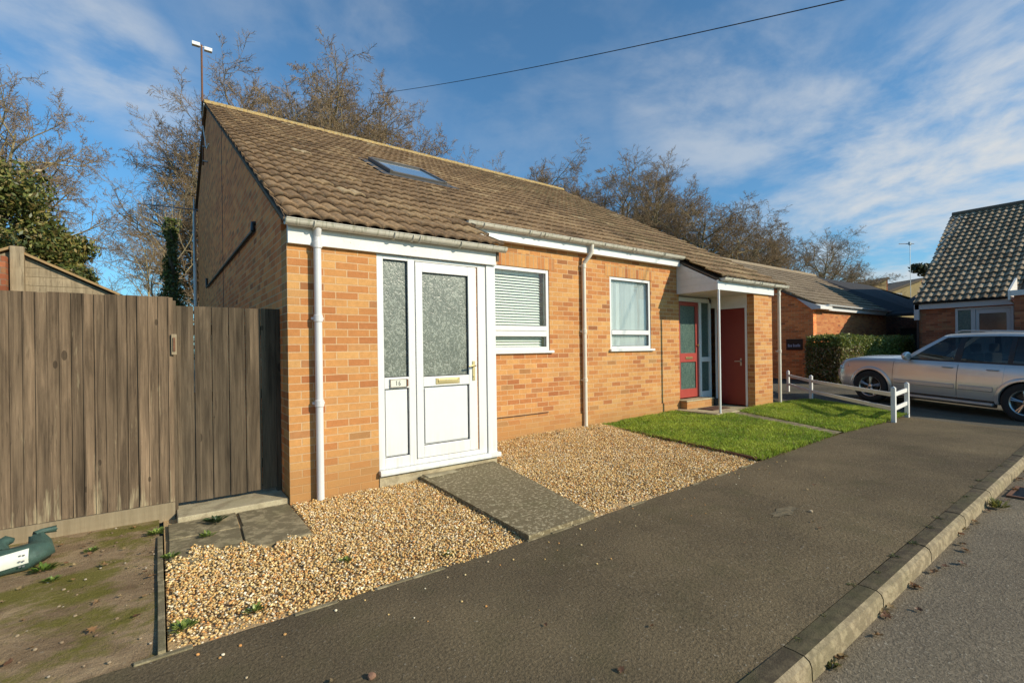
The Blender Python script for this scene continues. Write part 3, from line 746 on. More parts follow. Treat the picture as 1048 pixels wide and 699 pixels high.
# ---- windows
def frame_rect(mb,x0,x1,z0,z1,w,y0,y1):
    mb.box(x0,x0+w,y0,y1,z0,z1); mb.box(x1-w,x1,y0,y1,z0,z1); mb.box(x0+w,x1-w,y0,y1,z0,z0+w); mb.box(x0+w,x1-w,y0,y1,z1-w,z1)
def window1():
    x0,x1,z0,z1=W1; w=MB(); y0,y1=.862,.93
    frame_rect(w,x0,x1,z0+.03,z1,.055,y0,y1); w.box(x0+.055,x1-.055,y0,y1,1.615,1.70); w.box(x0+.055,x1-.055,y0-.012,y1,1.70,1.775)
    fr=w.build('window',M['upvc'],H1,bevel=.004)
    s=MB(); s.box(x0-.01,x1+.055,.80,.92,z0-.012,z0+.028); s.build('sill',M['upvc'],fr,bevel=.005)
    gl=MB(); gl.box(x0+.05,x1-.05,.892,.898,1.77,z1-.05); gl.box(x0+.05,x1-.05,.892,.898,z0+.08,1.62); gl.build('pane',M['glass'],fr)
    gk=MB(); frame_rect(gk,x0+.05,x1-.05,1.77,z1-.05,.008,.884,.890); frame_rect(gk,x0+.05,x1-.05,z0+.082,1.617,.008,.884,.890); gk.build('gasket',M['black'],fr)
    b=MB(); z=z1-.09
    b.box(x0+.06,x1-.13,.955,.99,z1-.085,z1-.05)
    while z>z0+.07:
        x_=x1-.11 if z>1.78 else x1-.08
        b.prism([(x0+.06,.952,z-.015),(x0+.06,.976,z+.014),(x0+.06,.977,z+.016),(x0+.06,.951,z-.013)],(x_-x0-.06,0,0)); z-=.042
    b.build('venetian_blind',M['blind'],fr)
window1()
def window2():
    x0,x1,z0,z1=W2; w=MB(); y0,y1=.862,.93
    frame_rect(w,x0,x1,z0+.03,z1,.05,y0,y1); w.box(x0+.05,x1-.05,y0-.008,y1,1.655,1.735)
    fr=w.build('window',M['upvc'],H1,bevel=.004)
    s=MB(); s.box(x0-.03,x1+.06,.80,.92,z0-.012,z0+.028); s.build('sill',M['upvc'],fr,bevel=.005)
    gl=MB(); gl.box(x0+.045,x1-.045,.892,.898,1.73,z1-.045); gl.box(x0+.045,x1-.045,.892,.898,z0+.075,1.66); gl.build('pane',M['glass'],fr)
    gk=MB(); frame_rect(gk,x0+.05,x1-.05,1.735,z1-.05,.008,.884,.890); frame_rect(gk,x0+.05,x1-.05,z0+.08,1.655,.008,.884,.890); gk.build('gasket',M['black'],fr)
    b=MB(); x=x0+.07; b.box(x0+.05,x1-.05,.93,.96,z1-.08,z1-.05)
    while x<x1-.08:
        a=R(-30+random.uniform(-9,9)); dx,dy=.050*math.cos(a),.050*math.sin(a)
        b.prism([(x-dx+.04,.945-dy,z0+.07),(x+dx+.04,.945+dy,z0+.07),(x+dx+.042,.946+dy,z0+.07),(x-dx+.042,.946-dy,z0+.07)],(0,0,z1-z0-.15)); x+=.082
    b.build('vertical_blind',M['curtain'],fr)
window2()

# ---- white front door unit (x .872 .. 2.36, z .13 .. 2.455)
D=MB(); ya,yb=.005,.085
D.box(.874,.945,ya,yb,.17,2.452); D.box(1.225,1.305,ya,yb,.17,2.452); D.box(2.125,2.235,ya,yb,.17,2.452); D.box(.945,1.225,ya,yb,2.405,2.452); D.box(1.305,2.125,ya,yb,2.415,2.452)
D.box(.945,1.225,ya,yb,.17,.285); D.box(.945,1.225,ya,yb,1.02,1.14); D.box(1.305,2.125,ya,yb,.17,.225)
DU=D.build('door_frame',M['upvc'],H1,bevel=.004)
D=MB(); D.box(2.242,2.372,-.01,.10,.15,2.452); D.build('corner_post',M['upvc'],DU,bevel=.004)
D=MB(); D.box(.868,2.40,-.055,.09,.125,.168); D.box(.868,2.40,-.06,-.045,.115,.150); D.build('sill',M['upvc'],DU,bevel=.004)
D=MB(); D.box(.873,2.365,-.012,.2,-.1,.124); D.build('door_plinth',M['step'],H1)
D=MB(); D.box(.94,1.23,.04,.052,1.135,2.41); D.build('side_light',M['obscure'],DU)
D=MB(); D.box(.96,1.21,.028,.05,.30,1.005); D.box(.945,1.225,.04,.055,.28,1.025); sp=D.build('side_panel',M['upvc'],DU,bevel=.006)
gk=MB(); frame_rect(gk,.946,1.224,1.141,2.404,.008,.028,.036); frame_rect(gk,.946,1.224,.286,1.019,.006,.030,.038); gk.build('gasket',M['black'],DU)
# leaf
D=MB(); la,lb=-.002,.07
D.box(1.312,1.395,la,lb,.232,2.408); D.box(1.988,2.100,la,lb,.232,2.408); D.box(1.395,1.988,la,lb,2.30,2.408); D.box(1.395,1.988,la,lb,.232,.365); D.box(1.395,1.988,la,lb,1.020,1.130)
DL=D.build('door',M['upvc'],H1,bevel=.004)
D=MB(); D.box(1.39,1.992,.03,.042,1.125,2.305); D.build('glass_pane',M['obscure'],DL)
D=MB(); D.box(1.413,1.970,.012,.04,.383,1.002); D.box(1.395,1.988,.03,.045,.365,1.02); D.build('door_panel',M['upvc'],DL,bevel=.008)
gk=MB(); frame_rect(gk,1.396,1.987,1.131,2.299,.008,.018,.026); frame_rect(gk,1.396,1.987,.366,1.019,.006,.018,.026); gk.box(2.100,2.1245,.03,.06,.232,2.41); gk.build('gasket',M['black'],DL)
D=MB(); D.box(1.545,1.855,-.008,-.001,1.040,1.112); D.box(1.575,1.825,-.014,-.006,1.056,1.096); D.build('letterbox',M['brass'],DL,bevel=.003)
D=MB(); D.box(2.032,2.066,-.010,-.001,1.06,1.29); D.tube([(2.049,-.008,1.235),(2.049,-.05,1.235),(2.03,-.058,1.237),(1.955,-.055,1.23)],.010,8); D.lathe([(.0,-.016),(.014,-.016),(.014,-.002)],10,'y',(2.049,0,1.11)); D.build('handle',M['brass'],DL,smooth=True)
# number plate 16 on the side-light rail
D=MB(); D.box(1.00,1.20,-.012,.004,1.030,1.125); npl=D.build('number_plate',M['label'],DU,bevel=.004)
D=MB(); frame_rect(D,1.004,1.196,1.034,1.121,.004,-.0145,-.0121); D.box(1.188,1.206,-.02,-.008,1.04,1.115); D.build('plate_border',M['rust'],npl)
def digits(mb,s,x,y,z,h,segw=.18):
    """stroke lettering made of little bars facing -Y"""
    F={'1':[((.5,0),(.5,1)),((.3,.8),(.5,1))],'6':[((.75,1),(.3,.75)),((.3,.75),(.2,.3)),((.2,.3),(.35,0)),((.35,0),(.7,0)),((.7,0),(.8,.3)),((.8,.3),(.6,.52)),((.6,.52),(.25,.42))]}
    for c in s:
        for (a,b) in F[c]:
            mb.tube([(x+a[0]*h*.62,y,z+a[1]*h),(x+b[0]*h*.62,y,z+b[1]*h)],h*.065,4)
        x+=h*.72
D=MB(); digits(D,'16',1.058,-.0135,1.055,.048); D.build('numerals',M['ink'],npl)

# ---- neighbour's red glazed door and side light in the porch
D=MB(); y0,y1=.915,.985
D.box(7.385,7.455,y0,y1,.37,2.43); D.box(8.165,8.245,y0,y1,.37,2.43); D.box(7.455,8.165,y0,y1,2.345,2.43); D.box(8.245,8.60,y0,y1,2.345,2.43); D.box(8.545,8.60,y0,y1,.2,2.43); D.box(8.245,8.545,y0,y1,.2,.48); D.box(8.245,8.545,y0,y1,1.10,1.20)
PF=D.build('door_frame',M['upvc'],H1,bevel=.003)
D=MB(); D.box(8.24,8.55,.95,.96,.48,2.35); D.build('side_light',M['obscure_green'],PF)
D=MB(); y0=.935
D.box(7.460,7.530,y0,.975,.385,2.34); D.box(8.060,8.160,y0,.975,.385,2.34); D.box(7.53,8.06,y0,.975,2.26,2.34); D.box(7.53,8.06,y0,.975,.385,.56); D.box(7.53,8.06,y0,.975,1.11,1.29)
PD=D.build('door',M['redpaint'],H1,bevel=.003); tag(PD,'red door with two panes of stippled green glass')
D=MB(); D.box(7.525,8.065,.955,.963,.555,1.115); D.box(7.525,8.065,.955,.963,1.285,2.265); D.build('glass_pane',M['obscure_green'],PD)
D=MB(); D.box(7.70,7.93,.925,.936,1.165,1.215); D.build('letterbox',M['brass'],PD,bevel=.002)
D=MB(); D.tube([(8.11,.935,1.45),(8.11,.90,1.45)],.022,10); D.build('handle',M['brass'],PD,smooth=True)
# oxblood store door on the porch side
D=MB(); X0=SX0
D.box(X0-.008,X0+.06,.150,.192,.2,2.24); D.box(X0-.008,X0+.06,.80,.842,.2,2.24); D.box(X0-.008,X0+.06,.192,.80,2.20,2.24); D.build('door_frame',M['upvc'],H1,bevel=.003)
D=MB(); D.box(X0+.005,X0+.045,.194,.797,.215,2.197); SD=D.build('store_door',M['redpaint_dark'],H1,bevel=.003); tag(SD,'plain dark red store door')
D=MB(); D.box(X0-.004,X0+.004,.27,.30,1.02,1.17); D.tube([(X0,.285,1.11),(X0-.05,.285,1.11),(X0-.055,.39,1.11)],.010,8); D.build('handle',M['metal'],SD,smooth=True)
D=MB(); D.box(X0-.004,X0+.05,.145,.965,2.241,2.461); D.build('door_head_panel',M['wpaint'],H1)
# skylight
def on_roof(x,y,h): return (x,y-cz*h,rz(y)+cy*h)
def skylight():
    sx0,sx1,sy0,sy1=2.50,3.55,3.52,4.52
    def rb(mb,x0,x1,y0,y1,h0,h1):
        v=[on_roof(x,y,h) for h in (h0,h1) for x,y in ((x0,y0),(x1,y0),(x1,y1),(x0,y1))]
        mb.add(v,[(0,3,2,1),(4,5,6,7),(0,1,5,4),(1,2,6,5),(2,3,7,6),(3,0,4,7)])
    w=MB(); t=.06
    rb(w,sx0-t,sx0,sy0-t,sy1+t,.0,.115); rb(w,sx1,sx1+t,sy0-t,sy1+t,.0,.115); rb(w,sx0,sx1,sy0-t,sy0,.0,.10); rb(w,sx0,sx1,sy1,sy1+t,.0,.125)
    o=w.build('skylight',simple('grey_brown_flashing',(.13,.12,.11),.4,.4,var=.2),H1,bevel=.004)
    w=MB(); rb(w,sx0+.001,sx1-.001,sy0+.001,sy1-.001,.085,.095)
    sg=NT('skylight_glass'); sg.bsdf((.30,.38,.42),.06,.0,None,spec=1.0,coat=1); w.build('pane',sg.m,o)
    w=MB(); rb(w,sx0-.22,sx0-t-.002,sy0-.12,sy1+.12,.046,.052); rb(w,sx1+t+.002,sx1+.22,sy0-.12,sy1+.12,.046,.052); rb(w,sx0-.25,sx1+.25,sy0-.22,sy0-t-.002,.048,.055)
    w.build('flashing',simple('lead_flashing',(.10,.10,.10),.6,.3,var=.3),o)
skylight()
# pipes and cables fixed to the gable
w=MB(); w.tube([(-.03,1.75,2.93),(-.03,8.7,3.0)],.022,8); w.tube([(-.0,1.75,3.02),(-.03,1.75,3.02),(-.03,1.75,2.93)],.03,8); w.tube([(-.03,8.7,3.0),(-.03,8.72,3.22)],.025,8); w.build('waste_pipe',M['black'],H1,smooth=True)
w=MB(); w.box(-.006,.002,5.40,5.418,-.1,5.62); w.build('movement_joint',M['black'],H1)
w=MB(); w.tube([(-.09,11.9,5.5),(-.09,11.9,.0)],.045,10); w.tube([(-.06,12.15,5.62),(-.09,11.9,5.45)],.045,8); w.build('downpipe',M['pipe'],H1,smooth=True)
w=MB(); w.tube([(.0+2.38,.84,.40),(2.7,.838,.415),(3.0,.838,.43),(3.3,.838,.428),(3.7,.838,.43),(3.93,.84,.432)],.006,5); w.build('wall_cable',M['black'],H1,smooth=True)
# plinth offset course on the main wall
w=MB(); w.box(2.375,7.17,.832,.850,-.1,.345); 
w.build('plinth',M['brick'],H1)

# ---- tv aerials
A1=thing('tv_aerial','tall pole aerial with white bow tie head at the bungalow gable peak','aerial',(0,YR,ZR-.9))
w=MB(); w.tube([(-.09,0,-.55),(-.09,0,2.25)],.021,8); w.build('mast',M['rust'],A1,smooth=True)
for zz in (-.46,-.12):
    w=MB(); w.box(-.1,0,-.03,.03,zz-.012,zz+.012); w.build('bracket',M['metal'],A1)
w=MB(); w.tube([(-.26,0,2.25),(.10,0,2.19)],.012,6)
for x,zz in ((-.20,2.24),(.04,2.19)): w.box(x-.08,x+.08,-.05,.05,zz-.05,zz+.03)
w.build('aerial_head',M['upvc'],A1,bevel=.01)
w=MB(); w.tube([(-.09,-.02,.55),(-.10,-.6,.62)],.010,6)
for k in range(1): pass
w.tube([(-.09,-.03,.35),(-.05,-.25,-.15),(-.05,-.55,-.35),(-.03,-.75,-.3)],.014,6); w.build('cable',M['upvc'],A1,smooth=True)
A2=thing('tv_aerial','small horizontal rod aerial on the rear corner of the bungalow gable','aerial',(-.1,11.8,4.7))
w=MB(); w.tube([(0,0,-.6),(0,0,1.2)],.02,8); w.build('mast',M['metal'],A2,smooth=True)
w=MB(); w.tube([(-1.3,.2,.9),(1.0,-.3,.86)],.014,6)
for k in range(9):
    x=-1.2+k*.24; y=.2-.5*(x+1.3)/2.3; w.tube([(x,y,.62),(x,y,1.16)],.008,5)
w.build('aerial_head',M['metal'],A2,smooth=True)

# ================================================================== fence + gate + shed
FE=thing('close_board_fence','weathered brown close board timber fence left of the gate','fence',(-.88,.25,0))
def boards(x0,x1,bw,y,zt,zb,t=.018,seed=1,gap=.004,lap=False,topvar=.006,depth=0):
    r=random.Random(seed); m=MB(); x=x0
    while x<x1-.01:
        xe=min(x+bw,x1); dy=r.uniform(-.003,.003); zt_=zt+r.uniform(-topvar,topvar); tl=r.uniform(-.003,.003)
        if lap:  # feather-edge: thick right edge overlapping the next thin one
            m.add([(x-.010,y-.010+dy,zb),(xe,y+dy,zb),(xe,y+.008+dy,zb),(x-.010,y+.0+dy,zb),
                   (x-.010+tl,y-.010+dy,zt_),(xe+tl,y+dy,zt_),(xe+tl,y+.008+dy,zt_),(x-.010+tl,y+.0+dy,zt_)],
                  [(0,3,2,1),(4,5,6,7),(0,1,5,4),(1,2,6,5),(2,3,7,6),(3,0,4,7)])
        else: m.box(x+gap/2,xe-gap/2,y+dy,y+dy+t,zb+r.uniform(-.004,.004),zt_)
        x=xe
    return m
def w2l(o): # keep world-coordinates geometry under a thing placed elsewhere
    return Matrix.Translation(-Vector(o.location))
def attach(mb,root):
    L_=Vector(root.location); mb.v=[(v[0]-L_.x,v[1]-L_.y,v[2]-L_.z) for v in mb.v]; return mb
b=boards(-6.02,-.885,.070,.27,1.925,.13,seed=3,lap=True,topvar=.004); attach(b,FE).build('boards',M['fence'],FE)
b=MB(); b.box(-6,-.885,.235,.262,-.03,.128); attach(b,FE).build('gravel_board',M['gravelboard'],FE,bevel=.003)
for x in (-.945,-2.75,-4.55):
    b=MB(); b.box(x,x+.085,.30,.39,-.2,1.90); attach(b,FE).build('post',M['gate'],FE,bevel=.004)
for z in (.35,1.0,1.65):
    b=MB(); b.box(-6,-.89,.283,.30,z,z+.08); attach(b,FE).build('rail',M['gate'],FE)
GT=thing('timber_side_gate','darker timber board gate between the fence and the brick corner','gate',(-.85,.33,0))
b=boards(-.862,-.045,.137,.34,1.858,.085,t=.02,seed=9,gap=.006,topvar=.002); attach(b,GT).build('boards',M['gate'],GT,bevel=.003)
for z in (.3,.98,1.6):
    b=MB(); b.box(-.86,-.05,.363,.39,z,z+.09); attach(b,GT).build('rail',M['gate'],GT)
b=MB(); b.box(-.042,-.002,.36,.44,-.1,1.86); attach(b,GT).build('post',M['gate'],GT)
b=MB(); b.box(-.897,-.858,.238,.262,1.42,1.60); attach(b,GT).build('latch',M['shedwood'],GT,bevel=.002)
b=MB(); b.box(-.885,-.868,.228,.237,1.45,1.57); attach(b,GT).build('latch_bar',M['rust'],GT)
SH=thing('garden_shed','old shed with silvery plank gable rising above the fence top','shed',(-2.6,4.2,0))
b=MB(); xa,za=-2.52,2.80; xr,zr_=-1.35,2.20; xl=-3.7
z=.0
while z<za:
    z1=min(z+.115,za)
    def xe(zz,side): 
        k=max(0,min(1,(za-zz)/(za-zr_))); k=(za-zz)/(za-zr_) if zz>zr_ else 1
        return xa+(xr-xa)*k if side>0 else xa-(xr-xa)*k
    b.prism([(xe(z,-1),4.0,z),(xe(z,1),4.0,z),(xe(z1,1),4.006,z1),(xe(z1,-1),4.006,z1)],(0,.02,0)); z=z1+.003
attach(b,SH).build('wall',M['shedwood'],SH)
for xx in (xr-.02,xa-(xr-xa)):
    b=MB(); b.box(xx,xx+.02,4.03,6.2,0,zr_); attach(b,SH).build('wall',M['shedwood'],SH)
b=MB()
b.prism([(xa,3.93,za+.05),(xr+.12,3.93,zr_-.0),(xr+.12,3.93,zr_-.03),(xa,3.93,za+.015)],(0,2.4,0)); b.prism([(xa,3.93,za+.05),(xa-(xr-xa)-.12,3.93,zr_),(xa-(xr-xa)-.12,3.93,zr_-.03),(xa,3.93,za+.015)],(0,2.4,0))
attach(b,SH).build('roof',simple('brown_felt_roof',(.34,.22,.10),.9,var=.4,scale=12,bump=.4),SH)
b=MB(); b.box(xa-.0,xa+.13,3.90,3.99,0,za+.05); attach(b,SH).build('corner_post',M['shedwood'],SH,bevel=.004)
b=MB(); b.box(-2.70,-2.54,3.80,3.96,0,2.70); attach(b,SH).build('brick_pier',M['brick3'],SH)

# ================================================================== white post and rail fence
PF2=thing('white_post_and_rail_fence','low white two rail fence around the lawn beside the parked car','fence',(8.55,-2.28,g(8.5)))
posts=[(8.55,-2.28),(10.75,-.17),(12.55,1.12)]
zt=.57
def railpost(x,y): 
    b=MB(); s=.030; z=g(x); 
    b.box(x-s,x+s,y-s,y+s,z-.1,z+zt-.03); 
    b.add([(x-s,y-s,z+zt-.03),(x+s,y-s,z+zt-.03),(x+s,y+s,z+zt-.03),(x-s,y+s,z+zt-.03),(x,y,z+zt)],[(0,1,4),(1,2,4),(2,3,4),(3,0,4)])
    attach(b,PF2).build('post',M['wpaint'],PF2,bevel=.003)
for x,y in posts+[(9.52,-2.20)]: railpost(x,y)
def rail(p,q,z):
    P=Vector((p[0],p[1],0));Q=Vector((q[0],q[1],0));d=(Q-P).normalized();n=Vector((-d.y,d.x,0))*.012
    a=P+d*.036;c=Q-d*.036;b=MB(); za,zc=g(p[0])+z,g(q[0])+z; hh=.033
    b.add([(a.x-n.x,a.y-n.y,za-hh),(c.x-n.x,c.y-n.y,zc-hh),(c.x+n.x,c.y+n.y,zc-hh),(a.x+n.x,a.y+n.y,za-hh),(a.x-n.x,a.y-n.y,za+hh),(c.x-n.x,c.y-n.y,zc+hh),(c.x+n.x,c.y+n.y,zc+hh),(a.x+n.x,a.y+n.y,za+hh)],
        [(0,3,2,1),(4,5,6,7),(0,1,5,4),(1,2,6,5),(2,3,7,6),(3,0,4,7)])
    attach(b,PF2).build('rail',M['wpaint'],PF2,bevel=.003)
for z in (.20,.43):
    rail(posts[0],posts[1],z); rail(posts[1],posts[2],z); rail(posts[0],(9.52,-2.20),z)

# ================================================================== BUNGALOW 2
H2=thing('brick_bungalow','brick bungalow with dark shaded end wall behind the clipped hedge','bungalow',(17.67,2.54,g(17)))
X2,Y2=17.67,2.54; zb=.19; ze=2.72
b=MB(); b.prism([(X2,Y2,0),(X2,Y2+8,0),(X2,Y2+8,ze+.9),(X2,Y2+4.3,ze+.12+MS*4.4),(X2,Y2,ze+.12)],(.25,0,0)); attach(b,H2).build('gable_wall',M['brick_gable'],H2)
b=MB(); wallbox(b,X2+.251,25,Y2,Y2+.25,0,ze+.05); attach(b,H2).build('front_wall',M['brick2'],H2)
l2=4.4/cy; n2=13
tile_roof('roof',(0-H2.location.x,Y2-.1-H2.location.y,ze+.14-H2.location.z),(1,0,0),B,lambda i:(X2-.08,24.9+3.6*i/n2),n2,.30,l2/n2,M['tile2'],H2,seed=21,ns=8)
b=MB(); b.tube([(X2-.1,Y2+4.3,ze+.12+MS*4.4+.02),(28.6,Y2+4.3,ze+.12+MS*4.4+.02)],.12,10); o=attach(b,H2).build('ridge_tiles',M['tile2'],H2,smooth=True)
at=o.data.attributes.new('tint','FLOAT_COLOR','POINT'); at.data.foreach_set('color',np.tile(np.array([.8,.9,1,1],dtype=np.float32),len(o.data.vertices)))
b=MB(); b.prism([(X2-.09,Y2-.1,ze+.13),(X2-.09,Y2+4.3,ze+.10+MS*4.4),(X2-.09,Y2+4.3,ze+.04+MS*4.4),(X2-.09,Y2-.1,ze+.06)],(.14,0,0)); attach(b,H2).build('verge',M['undercloak'],H2)
b=MB(); b.prism([(X2-.1,Y2-.28,ze-.05),(X2-.1,Y2+.0,ze-.05),(X2-.1,Y2+.5,ze+.38),(X2-.1,Y2-.28,ze+.05)],(1.0,0,0))
attach(b,H2).build('fascia_box',M['wpaint'],H2)
b=MB(); b.box(X2+.9,25,Y2-.17,Y2-.003,ze-.07,ze+.06); attach(b,H2).build('fascia',M['upvc'],H2)
b=MB(); half_gutter(b,(X2+.6,Y2-.24,ze+.13),(25,Y2-.24,ze+.11),.06); attach(b,H2).build('gutter',M['upvc'],H2,smooth=True)
# wing roof in shade to the right of the valley
b=MB(); zr2=ze+.12+MS*4.4
b.add([(24.7,Y2-.1,ze+.12),(28.6,Y2+4.3,zr2-.02),(28.8,Y2+1.8,zr2-.75),(27.0,Y2-1.2,ze+.25),(24.6,Y2-1.2,ze+.05)],[(0,4,3,2,1)])
b.add([(28.6,Y2+4.3,zr2-.02),(32,Y2+4.3,ze+.2),(32,Y2-1.2,ze+.2),(28.8,Y2+1.8,zr2-.75)],[(0,3,2,1)])
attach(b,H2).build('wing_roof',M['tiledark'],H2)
b=MB(); b.box(24.6,31,Y2+.3,Y2+.5,0,ze); b.box(31,31.2,Y2-4,Y2+.3,0,ze);attach(b,H2).build('wing_wall',M['brick3'],H2)
# name sign on the end wall
SG=thing('name_sign','black rectangular name sign with pale lettering on the shaded end wall','sign',(X2-.02,3.18,1.45))
b=MB(); b.box(-.015,.015,-.29,.27,-.21,.19); b.build('board',M['black'],SG,bevel=.008)
b=MB()
Ft={'O':[((0,0),(0,1)),((0,1),(1,1)),((1,1),(1,0)),((1,0),(0,0))],'A':[((0,0),(.5,1)),((.5,1),(1,0)),((.2,.4),(.8,.4))],'K':[((0,0),(0,1)),((0,.4),(1,1)),((.3,.6),(1,0))],'E':[((0,0),(0,1)),((0,1),(1,1)),((0,.5),(.8,.5)),((0,0),(1,0))],'F':[((0,0),(0,1)),((0,1),(1,1)),((0,.5),(.8,.5))],'I':[((.5,0),(.5,1))],'L':[((0,0),(0,1)),((0,0),(1,0))],'D':[((0,0),(0,1)),((0,1),(.8,.8)),((.8,.8),(.8,.2)),((.8,.2),(0,0))]}
# the photographed lettering is an unreadable row of about eight capitals: plain blurred strokes of that size
yy=.205
for k in range(8):
    hgt=.105; c=['E','O','F','L','E','A','I','D'][k]
    if k==3: yy-=.02
    # only uprights and bars, too small to read, as in the photograph
    b.box(-.020,-.0152,yy-.036,yy,-.095,-.095+hgt*(.75 if k%3 else 1)); yy-=.052
b.build('lettering',M['signtext'],SG)

# carport / garage between the bungalows
GB=thing('garage_block','dark open garage under a low dark roof between the two bungalows','garage',(26,-.5,.2))
b=MB(); b.box(26,31.5,-4.0,-3.8,.1,2.5); b.box(31.3,31.5,-3.8,2.4,.1,2.5); attach(b,GB).build('wall',M['brick3'],GB)
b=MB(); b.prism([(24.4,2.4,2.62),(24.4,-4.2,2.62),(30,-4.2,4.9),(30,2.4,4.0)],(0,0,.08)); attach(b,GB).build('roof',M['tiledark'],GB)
b=MB(); b.box(24.3,24.38,-4.2,1.2,2.38,2.66); attach(b,GB).build('fascia',M['greypanel'],GB)
b=MB(); b.box(26.0,26.1,-3.8,2.3,.1,2.1); attach(b,GB).build('garage_shade_panel',M['interior'],GB)  # dark panel standing in for the shade inside the open garage

# ================================================================== HOUSE 3
X3=21.0
H3=thing('pantiled_bungalow','brick bungalow with steep pale dappled pantile roof behind the silver car','bungalow',(X3,.5,.2))
b=MB(); wallbox(b,-6.5,.48,X3,X3+.25,0,2.62,holes=[(-1.97,-.56,.25,2.60)],axis='y'); attach(b,H3).build('front_wall',M['brick3'],H3)
b=MB(); b.prism([(X3+.251,.48,0),(X3+14,.48,0),(X3+14,.48,2.6),(28.1,.48,6.95),(X3+.251,.48,2.95)],(0,-.25,0)); attach(b,H3).build('gable_wall',M['brick3'],H3)
m3=.6; c3,s3=slope_vec(m3); L3=7.2/c3; n3=22
lo=H3.location
tile_roof('roof',(20.9-lo.x,.50-lo.y,2.84-lo.z),(0,-1,0),(c3,0,s3),lambda i:(-.05-.4*i/22,(2.58 if i<3 else 7.2)),n3,.21,L3/n3,M['tile3'],H3,roll=.042,rolls=1,ns=10,lap=.04,seed=31)
b=MB(); b.prism([(20.95,.53,2.80),(28.1,.53,7.09),(28.1,.53,6.99),(20.95,.53,2.70)],(0,-7.2,0)); b.prism([(28.1,.53,7.09),(35.2,.53,2.8),(35.2,.53,2.7),(28.1,.53,6.99)],(0,-7.2,0)); attach(b,H3).build('roof_deck',M['undercloak'],H3)
b=MB(); b.tube([(28.1,.9,7.19),(28.1,-6.7,7.19)],.12,10); attach(b,H3).build('ridge_tiles',M['undercloak'],H3,smooth=True)
b=MB(); b.box(20.86,20.93,-2.05,.50,2.62,2.80); attach(b,H3).build('fascia',M['greypanel'],H3,bevel=.004)
b=MB(); half_gutter(b,(20.80,.50,2.86),(20.80,-2.05,2.86),.055,out=(-1,0,0)); attach(b,H3).build('gutter',M['black'],H3,smooth=True)
b=MB(); b.box(20.86,20.99,.38,.52,2.25,2.80); attach(b,H3).build('downpipe_hopper',M['greypanel'],H3)
b=MB(); b.box(20.90,20.96,.40,.46,.2,2.3); attach(b,H3).build('downpipe',M['black'],H3)
def frame_y(mb,y0,y1,z0,z1,w,x0,x1):
    mb.box(x0,x1,y0,y0+w,z0,z1); mb.box(x0,x1,y1-w,y1,z0,z1); mb.box(x0,x1,y0+w,y1-w,z0,z0+w); mb.box(x0,x1,y0+w,y1-w,z1-w,z1)
b=MB(); frame_y(b,-1.965,-.565,.28,2.59,.07,X3-.02,X3+.06); b.box(X3-.02,X3+.06,-1.07,-.96,.35,2.52); DF=attach(b,H3).build('door_frame',M['greypanel'],H3,bevel=.004)
b=MB(); b.box(X3+.01,X3+.02,-.965,-.63,.35,2.53); attach(b,H3).build('side_light',M['obscure_green'],DF)
b=MB(); b.box(X3,X3+.05,-1.16,-1.075,.35,2.515); b.box(X3,X3+.05,-1.89,-1.80,.35,2.515); b.box(X3,X3+.05,-1.80,-1.16,2.38,2.515); b.box(X3,X3+.05,-1.80,-1.16,.35,1.1); b.box(X3,X3+.05,-1.80,-1.16,1.1,1.75)
DD=attach(b,H3).build('door',M['greypanel'],H3,bevel=.004)
b=MB(); b.box(X3+.02,X3+.03,-1.80,-1.16,1.75,2.38); attach(b,H3).build('glass_pane',simple('painted_reflection_glass',(.13,.10,.08),.1,var=.2),DD)  # brown of the reflected view is put into the glass colour
# near wing
b=MB(); wallbox(b,-8,-2.12,19.9,20.15,0,2.85,axis='y'); wallbox(b,20.151,20.99,-2.37,-2.12,0,2.85); attach(b,H3).build('wing_wall',M['brick3'],H3)
b=MB(); b.box(19.80,19.895,-8,-2.06,2.82,2.98); b.prism([(19.80,-2.055,2.98),(20.95,-2.055,3.45),(20.95,-2.055,2.6),(19.80,-2.055,2.7)],(0,.05,0)); attach(b,H3).build('fascia',M['wpaint'],H3)

# ================================================================== far houses
def far_house(x,y,w,h,rise,label,rz=0):
    t=thing('two_storey_house',label,'house',(x,y,0),rz)
    b=MB(); b.prism([(-w/2,0,0),(w/2,0,0),(w/2,0,h+rise),(-w/2,0,h)],(0,7,0)); b.build('wall',M['buff'],t)
    b=MB(); b.prism([(-w/2-.4,-.3,h-.1),(w/2+.2,-.3,h+rise+.05),(w/2+.2,-.3,h+rise+.35),(-w/2-.4,-.3,h+.2)],(0,7.6,0)); b.build('roof',M['undercloak'],t)
    b=MB(); b.box(-w/2+.9,-w/2+1.7,-.06,-.002,h-3.2,h-.1); b.build('window',M['greypanel'],t)
    b=MB(); b.box(w/2+.01,w/2+.6,.5,1.1,0,h+rise+.1); b.build('chimney',M['brick3'],t)
    return t
far_house(72.6,18.0,4.6,8.0,1.6,'pale brick house with single slope roof far beyond the garage',rz=R(-35))
far_house(80.5,16.3,4.4,8.3,1.6,'buff house with dark roof edge farther right beyond the garage',rz=R(-35))
AM=thing('tv_aerial','distant thin pole aerial above the far rooftops','aerial',(76,14.6,9))
b=MB(); b.tube([(0,0,-2),(0,0,5.2)],.035,6); b.build('mast',M['metal'],AM)
b=MB(); b.tube([(-1.2,.8,5.0),(.4,-.3,5.0)],.05,5); b.box(-.35,.25,-.1,.1,4.85,5.2); b.build('aerial_head',M['metal'],AM)

